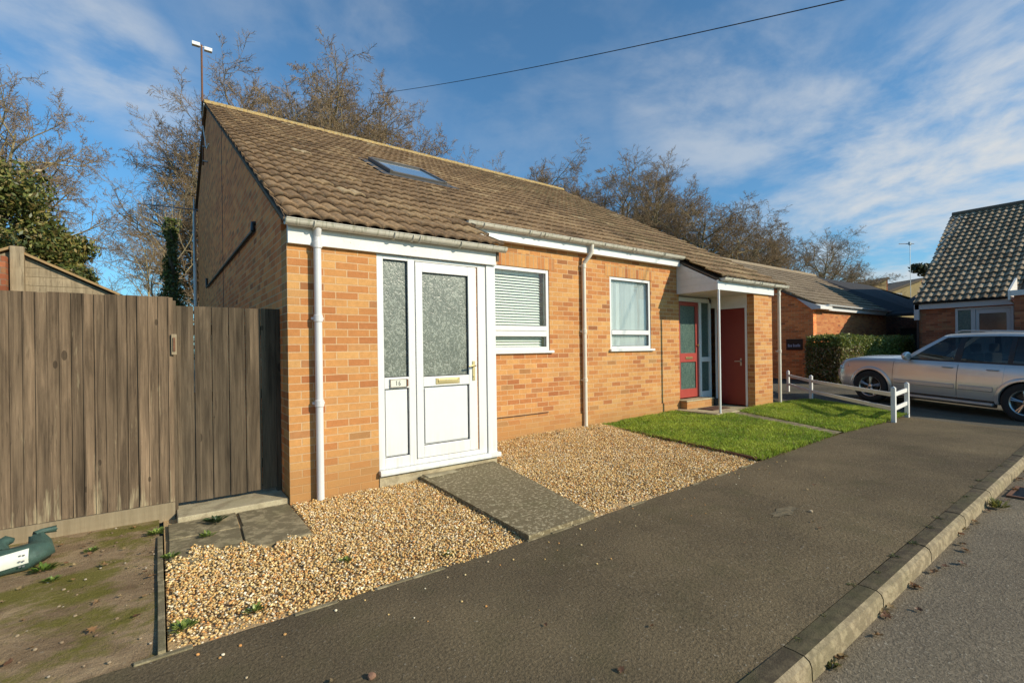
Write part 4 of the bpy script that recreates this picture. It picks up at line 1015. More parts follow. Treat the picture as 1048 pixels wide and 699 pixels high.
# ================================================================== CAR
def build_car():
    S=.925; hd=Vector((.22,.9755)); nl=Vector((-hd.y,hd.x))
    c=Vector((11.19,-2.235))-nl*(.90*S)
    root=thing('parked_car','silver estate style four wheel drive car parked nose to the hedge','car',(c.x,c.y,.112),math.atan2(hd.y,hd.x))
    root.rotation_euler=(0,-math.atan(.133/2.45),math.atan2(hd.y,hd.x))
    root.scale=(S,S,S)
    xs=np.concatenate([np.linspace(-2.26,-2.05,5),np.linspace(-1.95,1.9,42),np.linspace(1.96,2.34,8)])
    def Wf(x):
        w=.905
        if x>1.0: w-=.05*((x-1.0)/.9)**2 
        if x>1.9: w-=.30*((x-1.9)/.44)**2
        if x<-1.6: w-=.035*((-1.6-x)/.5)**2
        if x<-2.05: w-=.10*((-2.05-x)/.21)**2
        return w
    def belt(x): # top of the lower body at the side
        if x<=1.0: return 1.055-.018*(x+2.2)/3.2
        k=(x-1.0)/1.34; return 1.037-.065*k-.22*max(0,k-.5)**1.6*2.0
    def crown(x):
        if x<=.6: return .0
        k=(x-.6)/1.74; return .065*min(1,k*5)*(1-.3*k)
    def zbot(x):
        if x>1.85: return .27+.10*((x-1.85)/.49)
        if x<-1.9: return .30+.10*((-1.9-x)/.36)
        return .265
    def inset(t): # inset as a function of height fraction
        P=[(0,.07),(.12,.03),(.3,.008),(.5,.0),(.68,.006),(.85,.028),(.95,.055),(1,.085)]
        for (a,b),(c_,d) in zip(P,P[1:]):
            if t<=c_: return b+(d-b)*(t-a)/(c_-a)
        return .085
    tv=[0,.06,.12,.2,.3,.4,.5,.6,.68,.76,.85,.91,.95,.98,1]
    def yside(x,z):
        t=(z-zbot(x))/(belt(x)-zbot(x)); return Wf(x)-inset(max(0,min(1,t)))
    V=[];m=None
    for x in xs:
        zb_,zt_=zbot(x),belt(x); half=[]
        fr=max(0,(x-1.9)/.44); rr=max(0,(-2.05-x)/.21)
        for t in tv:
            z=zb_+(zt_-zb_)*t; y=Wf(x)-inset(t)
            half.append((x-.12*fr*fr*abs(t-.45)*1.6+.05*rr*abs(t-.4),y,z))
        yt=half[-1][1]
        for q in (.8,.55,.28): half.append((x-.12*fr*fr*.9,yt*q,zt_+crown(x)*(1-q**2)))
        half.append((x-.12*fr*fr*.9,0,zt_+crown(x)))
        other=[(a,-b_,c_) for a,b_,c_ in half[-2::-1]]
        ring=half+other; m=len(ring); V+=ring
    F=[]
    n=len(xs)
    for i in range(n-1):
        for k in range(m):
            a=i*m+k;b=i*m+(k+1)%m; F.append((a,b,b+m,a+m))
    F.append(tuple(range(m-1,-1,-1)));F.append(tuple((n-1)*m+k for k in range(m)))
    me=bpy.data.meshes.new('body'); me.from_pydata(V,[],F); me.materials.append(M['car']); me.materials.append(M['black'])
    bm=bmesh.new(); bm.from_mesh(me); bmesh.ops.recalc_face_normals(bm,faces=bm.faces); bm.to_mesh(me); bm.free()
    body=bpy.data.objects.new('body',me); link(body,root)
    wx=(1.335,-1.335); cut=[]
    for x in wx:
        for s in (1,-1):
            c_=MB(); n_=40; R0=.395
            ring=[(x+R0*math.cos(2*math.pi*k/n_),0,.37+R0*math.sin(2*math.pi*k/n_)) for k in range(n_)]
            a=[(p[0],s*.55,p[2]) for p in ring];b=[(p[0],s*1.2,p[2]) for p in ring]
            c_.add(a+b,[tuple(range(n_)),tuple(range(2*n_-1,n_-1,-1))]+[(k,k+n_,(k+1)%n_+n_,(k+1)%n_) for k in range(n_)])
            co=c_.build('cut',M['black'])
            bm=bmesh.new(); bm.from_mesh(co.data); bmesh.ops.recalc_face_normals(bm,faces=bm.faces); bm.to_mesh(co.data); bm.free()
            co.parent=root; cut.append(co)
            md=body.modifiers.new('arch','BOOLEAN'); md.object=co; md.solver='EXACT'; md.operation='DIFFERENCE'
            try: md.material_mode='TRANSFER'
            except Exception: pass
    bpy.context.view_layer.update()
    dg=bpy.context.evaluated_depsgraph_get(); ev=body.evaluated_get(dg); nm=bpy.data.meshes.new_from_object(ev)
    body.modifiers.clear(); body.data=nm
    for c_ in cut: bpy.data.objects.remove(c_)
    bm=bmesh.new(); bm.from_mesh(nm)
    for f in bm.faces: f.smooth=True
    for e in bm.edges:
        if len(e.link_faces)==2 and e.calc_face_angle(0)>R(32): e.smooth=False
    bm.to_mesh(nm); bm.free()
    # greenhouse: side patches between belt line and roof edge
    def bp(x,s): return Vector((x,s*(yside(x,belt(x))+.002),belt(x)-.004)) 
    def roofedge(x): 
        k=(x+1.95)/2.03; z=1.555+.075*math.sin(math.pi*min(1,max(0,k))*.9+.25); y=.635-.03*abs(k-.4)
        return y,z
    def rp(x,s): y,z=roofedge(x); return Vector((x,s*y,z))
    def side_pt(xb,xr,v,s):
        a,b_=bp(xb,s),rp(xr,s); p=a.lerp(b_,v); p.y+=s*.028*math.sin(math.pi*v); return p
    def patch(mb,q0,q1,v0,v1,s,off=0,nu=8,nv=6):
        """q0,q1=(belt x, roof x) of the two edges"""
        vs=[];fs=[]
        for i in range(nu+1):
            u=i/nu; xb=q0[0]+(q1[0]-q0[0])*u; xr=q0[1]+(q1[1]-q0[1])*u
            for j in range(nv+1):
                p=side_pt(xb,xr,v0+(v1-v0)*j/nv,s); p.y+=s*off; vs.append(tuple(p))
        for i in range(nu):
            for j in range(nv):
                a=i*(nv+1)+j; f=(a,a+nv+1,a+nv+2,a+1); fs.append(f if s<0 else f[::-1])
        mb.add(vs,fs)
    E=[(.74,.08),(.62,-.04),(-.19,-.24),(-.31,-.34),(-1.02,-1.03),(-1.10,-1.10),(-1.74,-1.58),(-2.18,-1.93)]
    up=MB(); blk=MB()
    for s in (1,-1):
        patch(up,E[0],E[1],0,1,s); 
        patch(up,E[1],E[7],.93,1,s,nu=20,nv=1)
        patch(up,E[6],E[7],0,.93,s)
        patch(blk,E[1],E[6],0,.055,s,off=.003,nu=20,nv=1)
        for a,b_ in ((E[2],E[3]),(E[4],E[5])): patch(blk,a,b_,.055,.93,s,off=.001,nu=2)
    # roof skin
    vs=[];fs=[];nx=20;ny=10
    for i in range(nx+1):
        x=.08+( -1.93-.08)*i/nx
        y,z=roofedge(x)
        for j in range(ny+1):
            q=-1+2*j/ny; vs.append((x+.06*(1-q*q)*(1 if i<3 else (-.6 if i>nx-2 else 0)),y*q,z+.055*(1-q*q)))
    for i in range(nx):
        for j in range(ny):
            a=i*(ny+1)+j; fs.append((a,a+1,a+ny+2,a+ny+1))
    up.add(vs,fs)
    up.build('roof',M['car'],root,smooth=True); blk.build('window_pillars',M['black'],root,smooth=True)
    for nm_,a,b_ in (('window',E[1],E[2]),('window',E[3],E[4]),('window',E[5],E[6])):
        for s in (1,-1):
            gm=MB(); patch(gm,a,b_,.055,.93,s,off=-.006); gm.build(nm_,M['carglass'],root,smooth=True)
    # windscreen and rear screen
    def screen(xb,xr,name,bow):
        g_=MB();vs=[];fs=[];nu=12;nv=8
        for i in range(nu+1):
            q=-1+2*i/nu
            for j in range(nv+1):
                v=j/nv; a=bp(xb,1);b2=rp(xr,1); y=(a.y+(b2.y-a.y)*v)*q; x=a.x+(b2.x-a.x)*v+bow*(1-q*q); z=a.z+(b2.z-a.z)*v+.055*(1-q*q)*v+.03*(1-q*q)*(1-v)
                vs.append((x,y,z))
        for i in range(nu):
            for j in range(nv):
                a=i*(nv+1)+j; fs.append((a,a+1,a+nv+2,a+nv+1) if xb<0 else (a,a+nv+1,a+nv+2,a+1))
        g_.add(vs,fs); g_.build(name,M['carglass'],root,smooth=True)
    screen(.74,.08,'windscreen',.12); screen(-2.18,-1.93,'rear_window',-.05)
    # doors: slightly proud panels following the body
    def door(x0,x1,cutx,name):
        for s in (1,-1):
            d=MB();vs=[];fs=[];nu=16;nv=18
            zs=np.linspace(.335,1.035,nv+1)
            for off in (.006,-.010):
                for i in range(nu+1):
                    for z in zs:
                        x=x0+(x1-x0)*i/nu
                        if cutx is not None: # follow the rear wheel arch
                            dz=z-.37; rr=.47
                            if abs(dz)<rr: x=max(x, -1.335+math.sqrt(rr*rr-dz*dz)) if i==0 or x< -1.335+math.sqrt(rr*rr-dz*dz) else x
                        vs.append((x,s*(yside(x,z)+off),z))
            N1=(nu+1)*(nv+1)
            for i in range(nu):
                for j in range(nv):
                    a=i*(nv+1)+j; f=(a,a+nv+1,a+nv+2,a+1); fs.append(f if s<0 else f[::-1])
            rim=[i*(nv+1) for i in range(nu+1)]+[nu*(nv+1)+j for j in range(1,nv+1)]+[i*(nv+1)+nv for i in range(nu-1,-1,-1)]+[j for j in range(nv-1,0,-1)]
            for a,b_ in zip(rim,rim[1:]+rim[:1]): 
                f=(a,b_,b_+N1,a+N1); fs.append(f if s>0 else f[::-1])
            d.add(vs,fs); o=d.build(name,M['car'],root,smooth=True)
            hx=x0+.16; hz=.93; h_=MB(); yy=yside(hx,hz)
            h_.tube([(hx-.09,s*(yy+.012),hz),(hx-.06,s*(yy+.036),hz),(hx+.06,s*(yy+.036),hz),(hx+.09,s*(yy+.012),hz)],.012,8); h_.build('handle',M['cartrim'],o,smooth=True)
            ms=MB()
            vs=[];N_=14
            for q in range(N_+1):
                x=max(x0+.03,(-.86 if cutx is not None else -9))+ (x1-.03-max(x0+.03,(-.86 if cutx is not None else -9)))*q/N_
                yy=yside(x,.55)
                vs+=[(x,s*(yy+.004),.50),(x,s*(yy+.020),.515),(x,s*(yy+.020),.585),(x,s*(yy+.004),.60)]
            fs=[]
            for q in range(N_):
                for k in range(3):
                    a=q*4+k; f=(a,a+1,a+5,a+4); fs.append(f if s>0 else f[::-1])
            ms.add(vs,fs); ms.build('door_moulding',M['cartrim'],o,smooth=True)
            gp=MB(); gp_x=x0-.006
    door(-.285,.865,None,'door'); door(-1.0,-.300,True,'door')
    # dark shut lines
    sl_=MB()
    for s in (1,-1):
        for x in (.872,-.2925):
            for z0_,z1_ in zip(np.linspace(.33,1.03,15),np.linspace(.33,1.03,15)[1:]):
                ya,yb_=yside(x,z0_),yside(x,z1_)
                q=[(x-.004,s*(ya+.0015),z0_),(x+.004,s*(ya+.0015),z0_),(x+.004,s*(yb_+.0015),z1_),(x-.004,s*(yb_+.0015),z1_)]
                sl_.add(q,[(0,1,2,3)] if s<0 else [(3,2,1,0)])
    sl_.build('shut_line',M['black'],root)
    # sill step + arch flares
    for s in (1,-1):
        b=MB(); b.box(-.88,.88,s*.80,s*.93,.235,.285); b.build('side_step',M['cartrim'],root,bevel=.012)
        b=MB(); b.box(-.90,.90,s*.78,s*.862,.20,.34); b.build('sill_cladding',M['black'],root)
        for x in wx:
            b=MB();vs=[];fs=[];n_=26
            for k in range(n_+1):
                a=R(-12)+(R(192)-R(-12))*k/n_; ca,sa=math.cos(a),math.sin(a)
                for rr,yo in ((.385,-.03),(.392,.022),(.43,.024),(.458,.004),(.462,-.02)):
                    X_=x+rr*ca; Z_=.37+rr*sa; Z_=max(Z_,.22)
                    y=yside(min(max(X_,-2.1),2.0),min(max(Z_,.3),1.0))
                    vs.append((X_,s*(y+yo),Z_))
            for k in range(n_):
                for q in range(4):
                    a=k*5+q; f=(a,a+1,a+6,a+5); fs.append(f if s<0 else f[::-1])
            b.add(vs,fs); b.build('wheel_arch',M['car'],root,smooth=True)
    # mirrors
    for s in (1,-1):
        b=MB(); x=.56;y=yside(x,1.03)
        vs=[]
        bm=bmesh.new(); bmesh.ops.create_icosphere(bm,subdivisions=3,radius=1)
        for v in bm.verts:
            v.co=Vector((v.co.x*.10 if v.co.x>0 else v.co.x*.04,v.co.y*.13,v.co.z*.095))+Vector((x,s*(y+.14),1.115))
        me=bpy.data.meshes.new('mirror'); bm.to_mesh(me); bm.free(); me.materials.append(M['car']); me.polygons.foreach_set('use_smooth',[True]*len(me.polygons))
        mo=bpy.data.objects.new('mirror',me); link(mo,root)
        b.tube([(x+.01,s*(y-.03),1.04),(x+.01,s*(y+.08),1.07)],.022,8); b.build('mirror_arm',M['black'],mo,smooth=True)
    # wheels
    for x in wx:
        for s in (1,-1):
            wroot=None
            t=MB(); y=s*.80
            prof=[(.235,-.10),(.30,-.112),(.345,-.108),(.362,-.08),(.366,-.03),(.366,.03),(.362,.08),(.345,.108),(.30,.112),(.235,.10)]
            t.lathe(prof,40,'y',(x,y,.366)); wh=t.build('wheel',M['rubber'],root,smooth=True,angle=60)
            bm=bmesh.new(); bm.from_mesh(wh.data); bmesh.ops.recalc_face_normals(bm,faces=bm.faces); bm.to_mesh(wh.data); bm.free()
            r_=MB(); o_=s
            r_.lathe([(.236,o_*.100),(.228,o_*.098),(.215,o_*.085),(.205,o_*.02),(.205,-o_*.08)],40,'y',(x,y,.366))
            for k in range(5):
                a=2*math.pi*k/5+.3+x
                for dd in (-.16,.16):
                    A0=a+dd*1.0; A1=a+dd*.62
                    p=Vector((x+.045*math.cos(a),y+o_*.082,.366+.045*math.sin(a))); q=Vector((x+.215*math.cos(A1),y+o_*.088,.366+.215*math.sin(A1)))
                    r_.tube([p,p.lerp(q,.5)+Vector((0,o_*.006,0)),q],[.020,.016,.018],6)
            r_.lathe([(0,o_*.096),(.03,o_*.095),(.055,o_*.082),(.06,o_*.05)],20,'y',(x,y,.366))
            r_.build('rim',M['alloy'],wh,smooth=True)
            d_=MB(); d_.lathe([(0,o_*.03),(.15,o_*.03),(.155,o_*.0),(.203,-o_*.0),(.203,-o_*.06)],24,'y',(x,y,.366)); d_.build('brake_disc',M['rust'] if False else M['black'],wh,smooth=True)
    # headlamps, grille, bumper, tail lamps
    for s in (1,-1):
        b=MB(); pts=[]
        for (x,z) in ((1.86,.90),(2.02,.86),(2.14,.78),(2.14,.70),(2.0,.72),(1.84,.80)): pts.append((x,s*(yside(x,z)+.006),z))
        b.add(pts+[(p[0]-.02,p[1]-s*.03,p[2]) for p in pts],[(0,1,2,3,4,5) if s<0 else (5,4,3,2,1,0)]+[(i,(i+1)%6,(i+1)%6+6,i+6) for i in range(6)]); b.build('headlamp',M['headlamp'],root)
        b=MB(); pts=[(-2.10,1.0),(-2.2,1.0),(-2.22,.70),(-2.12,.72)]
        pts=[(x,s*(yside(x,z)+.006),z) for x,z in pts]; b.add(pts,[(0,1,2,3) if s<0 else (3,2,1,0)]); b.build('tail_lamp',M['tail'],root)
        b=MB(); b.tube([(-.10,s*.60,1.645),(-.22,s*.60,1.685),(-1.6,s*.58,1.675),(-1.75,s*.58,1.62)],.014,8); b.build('roof_rail',M['cartrim'],root,smooth=True)
    b=MB(); b.box(2.20,2.25,-.45,.45,.55,.70); b.build('grille',M['black'],root,bevel=.01)
    # cabin
    b=MB()
    for y in (.36,-.36):
        b.box(-.35,.15,y-.24,y+.24,.45,.75); b.box(-.42,-.28,y-.22,y+.22,.7,1.22); b.box(-.40,-.30,y-.13,y+.13,1.24,1.42)
    b.box(-1.45,-1.3,-.6,.6,.7,1.2); b.box(-1.3,-.85,-.6,.6,.45,.75); b.box(.55,.95,-.7,.7,.8,1.02)
    b.build('seats',M['interior'],root,bevel=.04)
    b=MB(); b.box(-2.0,1.0,-.8,.8,.28,.40); b.box(-1.9,1.8,-.5,.5,.24,.8) if False else None; b.build('floor_pan',M['black'],root)
    return root
build_car()

# ================================================================== vegetation
def leaf_cloud(N,centers,radii,weights,size,cols,seed,shell=.55,name='leaves',parent=None,box=None,up=.0):
    r=np.random.default_rng(seed)
    if box is None:
        ci=r.choice(len(centers),N,p=np.array(weights)/sum(weights)); c=np.array(centers)[ci]; rad=np.array(radii)[ci]
        d=r.normal(size=(N,3)); d/=np.linalg.norm(d,axis=1)[:,None]
        k=(shell+(1-shell)*r.random(N))**.8*(.85+.3*r.random(N))
        P=c+d*rad*k[:,None]; depth=k
    else:
        P=box; N=len(P); depth=np.ones(N); d=r.normal(size=(N,3)); d/=np.linalg.norm(d,axis=1)[:,None]
    nrm=d*.6+r.normal(size=(N,3))*.7; nrm[:,2]+=up; nrm/=np.linalg.norm(nrm,axis=1)[:,None]
    t=np.cross(nrm,r.normal(size=(N,3))); t/=np.linalg.norm(t,axis=1)[:,None]; b=np.cross(nrm,t)
    s=size*r.uniform(.6,1.3,(N,1))
    V=np.stack([P-t*s,P+b*s*.42,P+t*s,P-b*s*.42],1).reshape(-1,3); F=np.arange(N*4).reshape(-1,4)
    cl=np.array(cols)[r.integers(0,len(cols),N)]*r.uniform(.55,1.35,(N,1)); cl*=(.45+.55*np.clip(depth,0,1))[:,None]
    return np_mesh(name,V,F,M['leaf'],parent,np.repeat(cl,4,0))

def gen_tree(seed,h,spread=.9,trunk_h=.28,lv=4,nb=(8,6,6,5),r0=.20,up=.25,droop=0,twig=.0095):
    rnd=random.Random(seed); TV=[];TF=[];CV=[];CF=[]
    class Acc: 
        def __init__(s): s.V=[];s.F=[];s.C=[]
    tr=Acc(); cr=Acc()
    def tube(acc,pts,rads,n,col):
        base=len(acc.V); prev=None
        for i,p in enumerate(pts):
            t=(pts[min(i+1,len(pts)-1)]-pts[max(i-1,0)]); t.normalize()
            u=t.cross(Vector((.3,.2,1))) if prev is None else prev-t*prev.dot(t)
            if u.length<1e-4: u=t.cross(Vector((1,0,0)))
            u.normalize(); prev=u; w=t.cross(u)
            for k in range(n):
                a=2*math.pi*k/n; acc.V.append(p+(u*math.cos(a)+w*math.sin(a))*rads[i]); acc.C.append(col)
        for i in range(len(pts)-1):
            for k in range(n):
                a=base+i*n+k;b=base+i*n+(k+1)%n; acc.F.append((a,b,b+n,a+n))
    def branch(p,d,L,r,level):
        ns={0:9,1:7,2:5,3:4,4:3}[level]; pts=[p.copy()];q=p.copy();dd=d.copy()
        wob={0:.06,1:.16,2:.2,3:.22,4:.25}[level]
        for i in range(ns):
            dd=dd+Vector((rnd.gauss(0,wob),rnd.gauss(0,wob),rnd.gauss(0,wob)*.6+(up if level>0 else .08)*(.35 if level<3 else .2)-droop*(level>2)))
            dd.normalize(); q=q+dd*(L/ns); pts.append(q.copy())
        rr=[max(twig*.5,r*(1-.8*(i/ns)**1.0)) for i in range(ns+1)]
        n={0:8,1:6,2:4,3:3,4:3}[level]
        base=(.30,.245,.135) if level<2 else ((.27,.20,.11) if level==2 else (.27,.19,.11))
        f=rnd.uniform(.7,1.25); col=tuple(c*f for c in base)
        tube(tr if level==0 else cr,pts,rr,n,col)
        if level>=lv: return
        nc=nb[level]
        for k in range(nc):
            s0=trunk_h if level==0 else .18
            f=s0+(1-s0)*((k+rnd.random())/nc); f=min(f,.999)
            i=min(int(f*ns),ns-1); a=pts[i].lerp(pts[i+1],f*ns-i); t=(pts[i+1]-pts[i]).normalized()
            az=rnd.uniform(0,6.283) if level else k*2.4+rnd.uniform(-.5,.5)
            u=t.cross(Vector((0,0,1))) if abs(t.z)<.98 else Vector((1,0,0)); u.normalize(); w=t.cross(u)
            side=u*math.cos(az)+w*math.sin(az)
            ang={0:rnd.uniform(.5,1.0),1:rnd.uniform(.5,.95),2:rnd.uniform(.5,1.0),3:rnd.uniform(.4,1.0)}[level]*spread
            nd=t*math.cos(ang)+side*math.sin(ang)
            sh=(1-.32*f) if level==0 else (1-.45*f)
            LL=L*{0:.52,1:.52,2:.5,3:.5}[level]*sh*rnd.uniform(.75,1.2)
            branch(a,nd,LL,max(twig,rr[i]*.62),level+1)
        # leader
    branch(Vector((0,0,-.3)),Vector((rnd.gauss(0,.05),rnd.gauss(0,.05),1)),h*.74,r0,0)
    def fin(acc,name):
        V=np.array([v[:] for v in acc.V]);F=np.array(acc.F)
        o=np_mesh(name,V,F,M['bark'],None,np.array(acc.C)); return o
    return fin(tr,'trunk'),fin(cr,'crown')
protos={}
def proto(key,**kw):
    a,b=gen_tree(**kw); protos[key]=(a.data,b.data); 
    for o in (a,b): bpy.data.objects.remove(o)
BASE={}
def pr(key,**kw):
    proto(key,**kw); zmax=max(v.co.z for v in protos[key][1].vertices); BASE[key]=zmax
pr('a',seed=1,h=17,nb=(26,13,9,9),spread=1.12,up=.12,twig=.0095,r0=.27,trunk_h=.2)
pr('b',seed=5,h=17,nb=(26,13,9,9),spread=1.2,up=.14,twig=.0095,r0=.27,trunk_h=.2)
pr('c',seed=9,h=15,nb=(24,12,9,8),spread=1.25,up=.06,r0=.24,twig=.0095,trunk_h=.22)
pr('d',seed=14,h=10,nb=(16,8,6,5),spread=1.1,up=.08,r0=.10,twig=.006)
def tree(name,key,x,y,h,rz,label,group=None,base=15,wide=1.0):
    t=thing(name,label,'tree',(x,y,.0),rz,group); s=h/base
    for nm_,me in zip(('trunk','crown'),protos[key]):
        o=bpy.data.objects.new(nm_,me); link(o,t)
    t.scale=(s*wide,s*wide,s); return t
TG='bare winter trees behind the bungalow'
T=[('c', 2.3, 29.9, 16.7, 4.9, 'wide bare tree between the aerial and the left ridge', 0.95),
   ('a', 8.3, 21.7, 16.7, 2.9, 'dark limbed bare tree above the middle of the left clump', 0.95),
   ('b', 7.8, 30.8, 19.8, 5.9, 'farthest bare tree showing between its neighbours over the left ridge', 1.0),
   ('b', 29.0, 26.4, 18.1, 5.0, 'farther bare brown tree at the ridge end', 1.05),
   ('a', 33.5, 19.4, 15.0, 2.0, 'bare tree stepping down toward the porch roof', 1.0),
   ('c', 39.2, 15.2, 11.8, 4.0, 'low bare tree between the porch roof and the second ridge', 1.1),
   ('a', 0.9, 27.1, 15.5, 0.3, 'tall bare tree right behind the gable aerial', 1.0),
   ('b', 3.2, 27.9, 17.6, 1.4, 'tall bare tree with brown twigs rising over the left roof ridge', 0.95),
   ('a', 6.0, 28.4, 18.7, 0.5, 'tallest bare tree in the middle of the left clump', 1.0),
   ('c', 7.4, 23.6, 18.2, 2.2, 'broad bare tree above the ridge just left of the skylight', 0.85),
   ('b', 10.3, 24.0, 17.8, 4.0, 'bare tree leaning right above the skylight end of the ridge', 0.9),
   ('c', 12.5, 23.6, 15.8, 5.1, 'rounded low bare tree at the right end of the left clump', 0.8),
   ('a', 24.8, 24.5, 16.7, 0.9, 'round bare brown tree first right of the ridge gap', 1.05),
   ('b', 26.9, 21.7, 16.5, 2.9, 'bare brown tree behind the mossy end of the ridge', 1.05),
   ('c', 31.8, 23.1, 17.6, 1.7, 'bare brown tree filling the gap behind the mossy roof', 0.9),
   ('a', 29.3, 18.7, 16.5, 4.4, 'bare brown tree second right of the ridge gap', 0.95),
   ('c', 30.1, 14.5, 12.5, 0.2, 'spreading grey bare tree above the porch roof', 1.1),
   ('c', 34.6, 14.8, 12.0, 1.9, 'low dark spreading bare tree over the verge of the porch roof', 1.1),
   ('b', 45.0, 15.9, 12.9, 3.3, 'bare tree above the second bungalow ridge', 1.1),
   ('a', 50.8, 15.4, 13.1, 5.2, 'bare brown tree above the right end of the second ridge', 1.1),
   ('c', 70.4, 19.6, 11.9, 0.7, 'distant bare tree left of the far houses', 1.4)]
for k,x,y,h,rz_,lab,wd in T: tree('bare_tree',k,x,y,h,rz_,lab,TG,BASE[k],wd)
tree('bare_tree','c',-6.0,23.5,13.4,2.6,'tall bare tree at the left edge above the evergreen','bare trees beyond the fence',BASE['c'],.8)
tree('bare_tree','d',-5.0,27.8,9.4,.6,'slim bare tree showing right of the evergreen','bare trees beyond the fence',BASE['d'],.8)
tree('bare_tree','d',-1.2,16.3,6.6,2.0,'thin bare sapling left of the ivy covered trunk','bare trees beyond the fence',BASE['d'],1.0)
tree('bare_tree','d',-0.2,20.5,9.6,3.8,'thin bare tree close to the gable edge','bare trees beyond the fence',BASE['d'],.75)
# ivy clad trunk
IT=thing('ivy_covered_trunk','ivy covered tree trunk standing between fence and gable','tree',(-.62,13.3,0))
b=MB(); b.tube([(0,0,-.2),(.03,0,2.5),(-.02,0,5.5)],[.15,.12,.07],8); b.build('trunk',M['gate'],IT,smooth=True)
r_=np.random.default_rng(77); N_=6500; z_=r_.uniform(1.2,5.6,N_)**1.0; a_=r_.uniform(0,6.283,N_); rad=(.11+.50*np.clip((4.2-z_)/2.8,0,1)+.06*np.sin(z_*5+a_*2)+.05*np.sin(z_*13+a_*3))*r_.uniform(.35,1.35,N_)
leaf_cloud(N_,None,None,None,.055,[(.09,.13,.03),(.15,.18,.045),(.06,.09,.025),(.24,.23,.07)],78,name='crown',parent=IT,box=np.stack([rad*np.cos(a_),rad*np.sin(a_),z_],1))
# evergreen
def evergreen(x,y,h,w_,seed,label):
    t=thing('evergreen_tree',label,'tree',(x,y,0)); b=MB(); b.tube([(0,0,-.2),(0,0,h*.5),(.1,0,h*.92)],[.22,.16,.04],8)
    rr=random.Random(seed); cs=[];rs=[];ws=[]
    for k in range(26):
        z=h*rr.uniform(.18,.95); q=w_*(1-(z/h)**1.6)*rr.uniform(.4,1.05)+.2; a=rr.uniform(0,6.283); s=rr.uniform(.5,1.0)*w_*.42
        cs.append((q*math.cos(a),q*math.sin(a),z)); rs.append((s,s,s*.7)); ws.append(s*s)
        b.tube([(0,0,z*.8),(q*.5*math.cos(a),q*.5*math.sin(a),z*.9),cs[-1]],[.05,.035,.015],5)
    b.build('trunk',M['gate'],t,smooth=True)
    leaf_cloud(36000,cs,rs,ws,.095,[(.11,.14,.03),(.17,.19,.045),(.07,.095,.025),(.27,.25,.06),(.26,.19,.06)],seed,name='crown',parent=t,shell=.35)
evergreen(-5.7,19.2,8.6,3.2,101,'dark green holly like evergreen behind the shed at left')
evergreen(-4.0,20.0,6.1,2.1,102,'lower dense evergreen directly behind the shed roof')
def pine():
    t=thing('distant_pine','small dark round topped pine peeking over the far roofs','tree',(88,15.6,0)); b=MB(); b.tube([(0,0,0),(0,0,12)],[.4,.2],6); b.build('trunk',M['gate'],t)
    leaf_cloud(1500,[(0,0,11.9),(1.5,0,11.3),(-1.2,1,12.1)],[(1.4,1.4,.9),(1.0,1.0,.8),(.9,.9,.7)],[2,1,1],.30,[(.05,.07,.03),(.09,.08,.04)],8,name='crown',parent=t,shell=.3)
pine()
# hedge
HG=thing('clipped_hedge','clipped evergreen hedge in front of the second bungalow','hedge',(16.05,1.1,.2))
r_=np.random.default_rng(55)
def hedge_pts(n,x0,x1,y0,y1,z0,z1):
    f=r_.random(n); u,v=r_.random(n),r_.random(n); P=np.zeros((n,3)); t=f<.42; fr=(f>=.42)&(f<.85); le=f>=.85
    P[t]=np.stack([x0+(x1-x0)*u[t],y0+(y1-y0)*v[t],np.full(t.sum(),z1)],1)
    P[fr]=np.stack([x0+(x1-x0)*u[fr],np.full(fr.sum(),y0),z0+(z1-z0)*v[fr]],1)
    P[le]=np.stack([np.full(le.sum(),x0),y0+(y1-y0)*u[le],z0+(z1-z0)*v[le]],1)
    P+=r_.normal(0,.035,(n,3)); P[:,2]+=.05*np.sin(P[:,0]*2.1)*np.sin(P[:,0]*.9+1)+.0; return P
b=MB(); b.box(.12,6.9,.12,.85,-.1,1.30); b.build('stems',M['interior'],HG)
P=hedge_pts(42000,0,7,0,1.0,.02,1.43)
leaf_cloud(0,None,None,None,.040,[(.16,.20,.035),(.24,.26,.05),(.09,.13,.025),(.30,.30,.07)],56,name='foliage',parent=HG,box=P[P[:,2]>.0],up=.3)
k=(P[:,2]<1.15)&(P[:,0]<1.6); Q=P[k][::2]+r_.normal(0,.03,(len(P[k][::2]),3)); Q[:,0]-=.03
leaf_cloud(0,None,None,None,.045,[(.30,.20,.09),(.22,.13,.05),(.36,.28,.15),(.12,.09,.03)],57,name='dead_leaves',parent=HG,box=Q)

# small weeds and tufts
def weed(x,y,z,size,seed,label,cat='weed',n=60,cols=((.20,.28,.05),(.28,.34,.08),(.14,.20,.05)),tall=.5,group=None,name='weed'):
    size=size*.72; r=np.random.default_rng(seed); a=r.uniform(0,6.283,n)+.5*np.sin(seed+r.uniform(0,6,n)); q=r.uniform(.05,1,n)**.7*size*(.7+.6*np.abs(np.sin(a*1.5+seed))); h=r.uniform(.2,1,n)*size*tall
    d=np.stack([np.cos(a),np.sin(a),np.zeros(n)],1); p0=d*(q*.35)[:,None]; p1=d*q[:,None]; p1[:,2]=h; s=np.stack([-np.sin(a),np.cos(a),np.zeros(n)],1)*(size*.11)
    mid=(p0+p1)/2; mid[:,2]+=h*.25
    V=np.stack([p0,mid+s,p1,mid-s],1).reshape(-1,3); F=np.arange(n*4).reshape(-1,4)
    c=np.array(cols)[r.integers(0,len(cols),n)]*r.uniform(.6,1.3,(n,1))
    o=np_mesh(name,V,F,M['leaf'],None,np.repeat(c,4,0)); o.location=(x,y,z); return tag(o,label,cat,group)
weed(-.62,-.17,.012,.13,1,'bushy dark green weed growing on the slab below the gate',cols=((.05,.09,.035),(.09,.13,.05)),n=110)
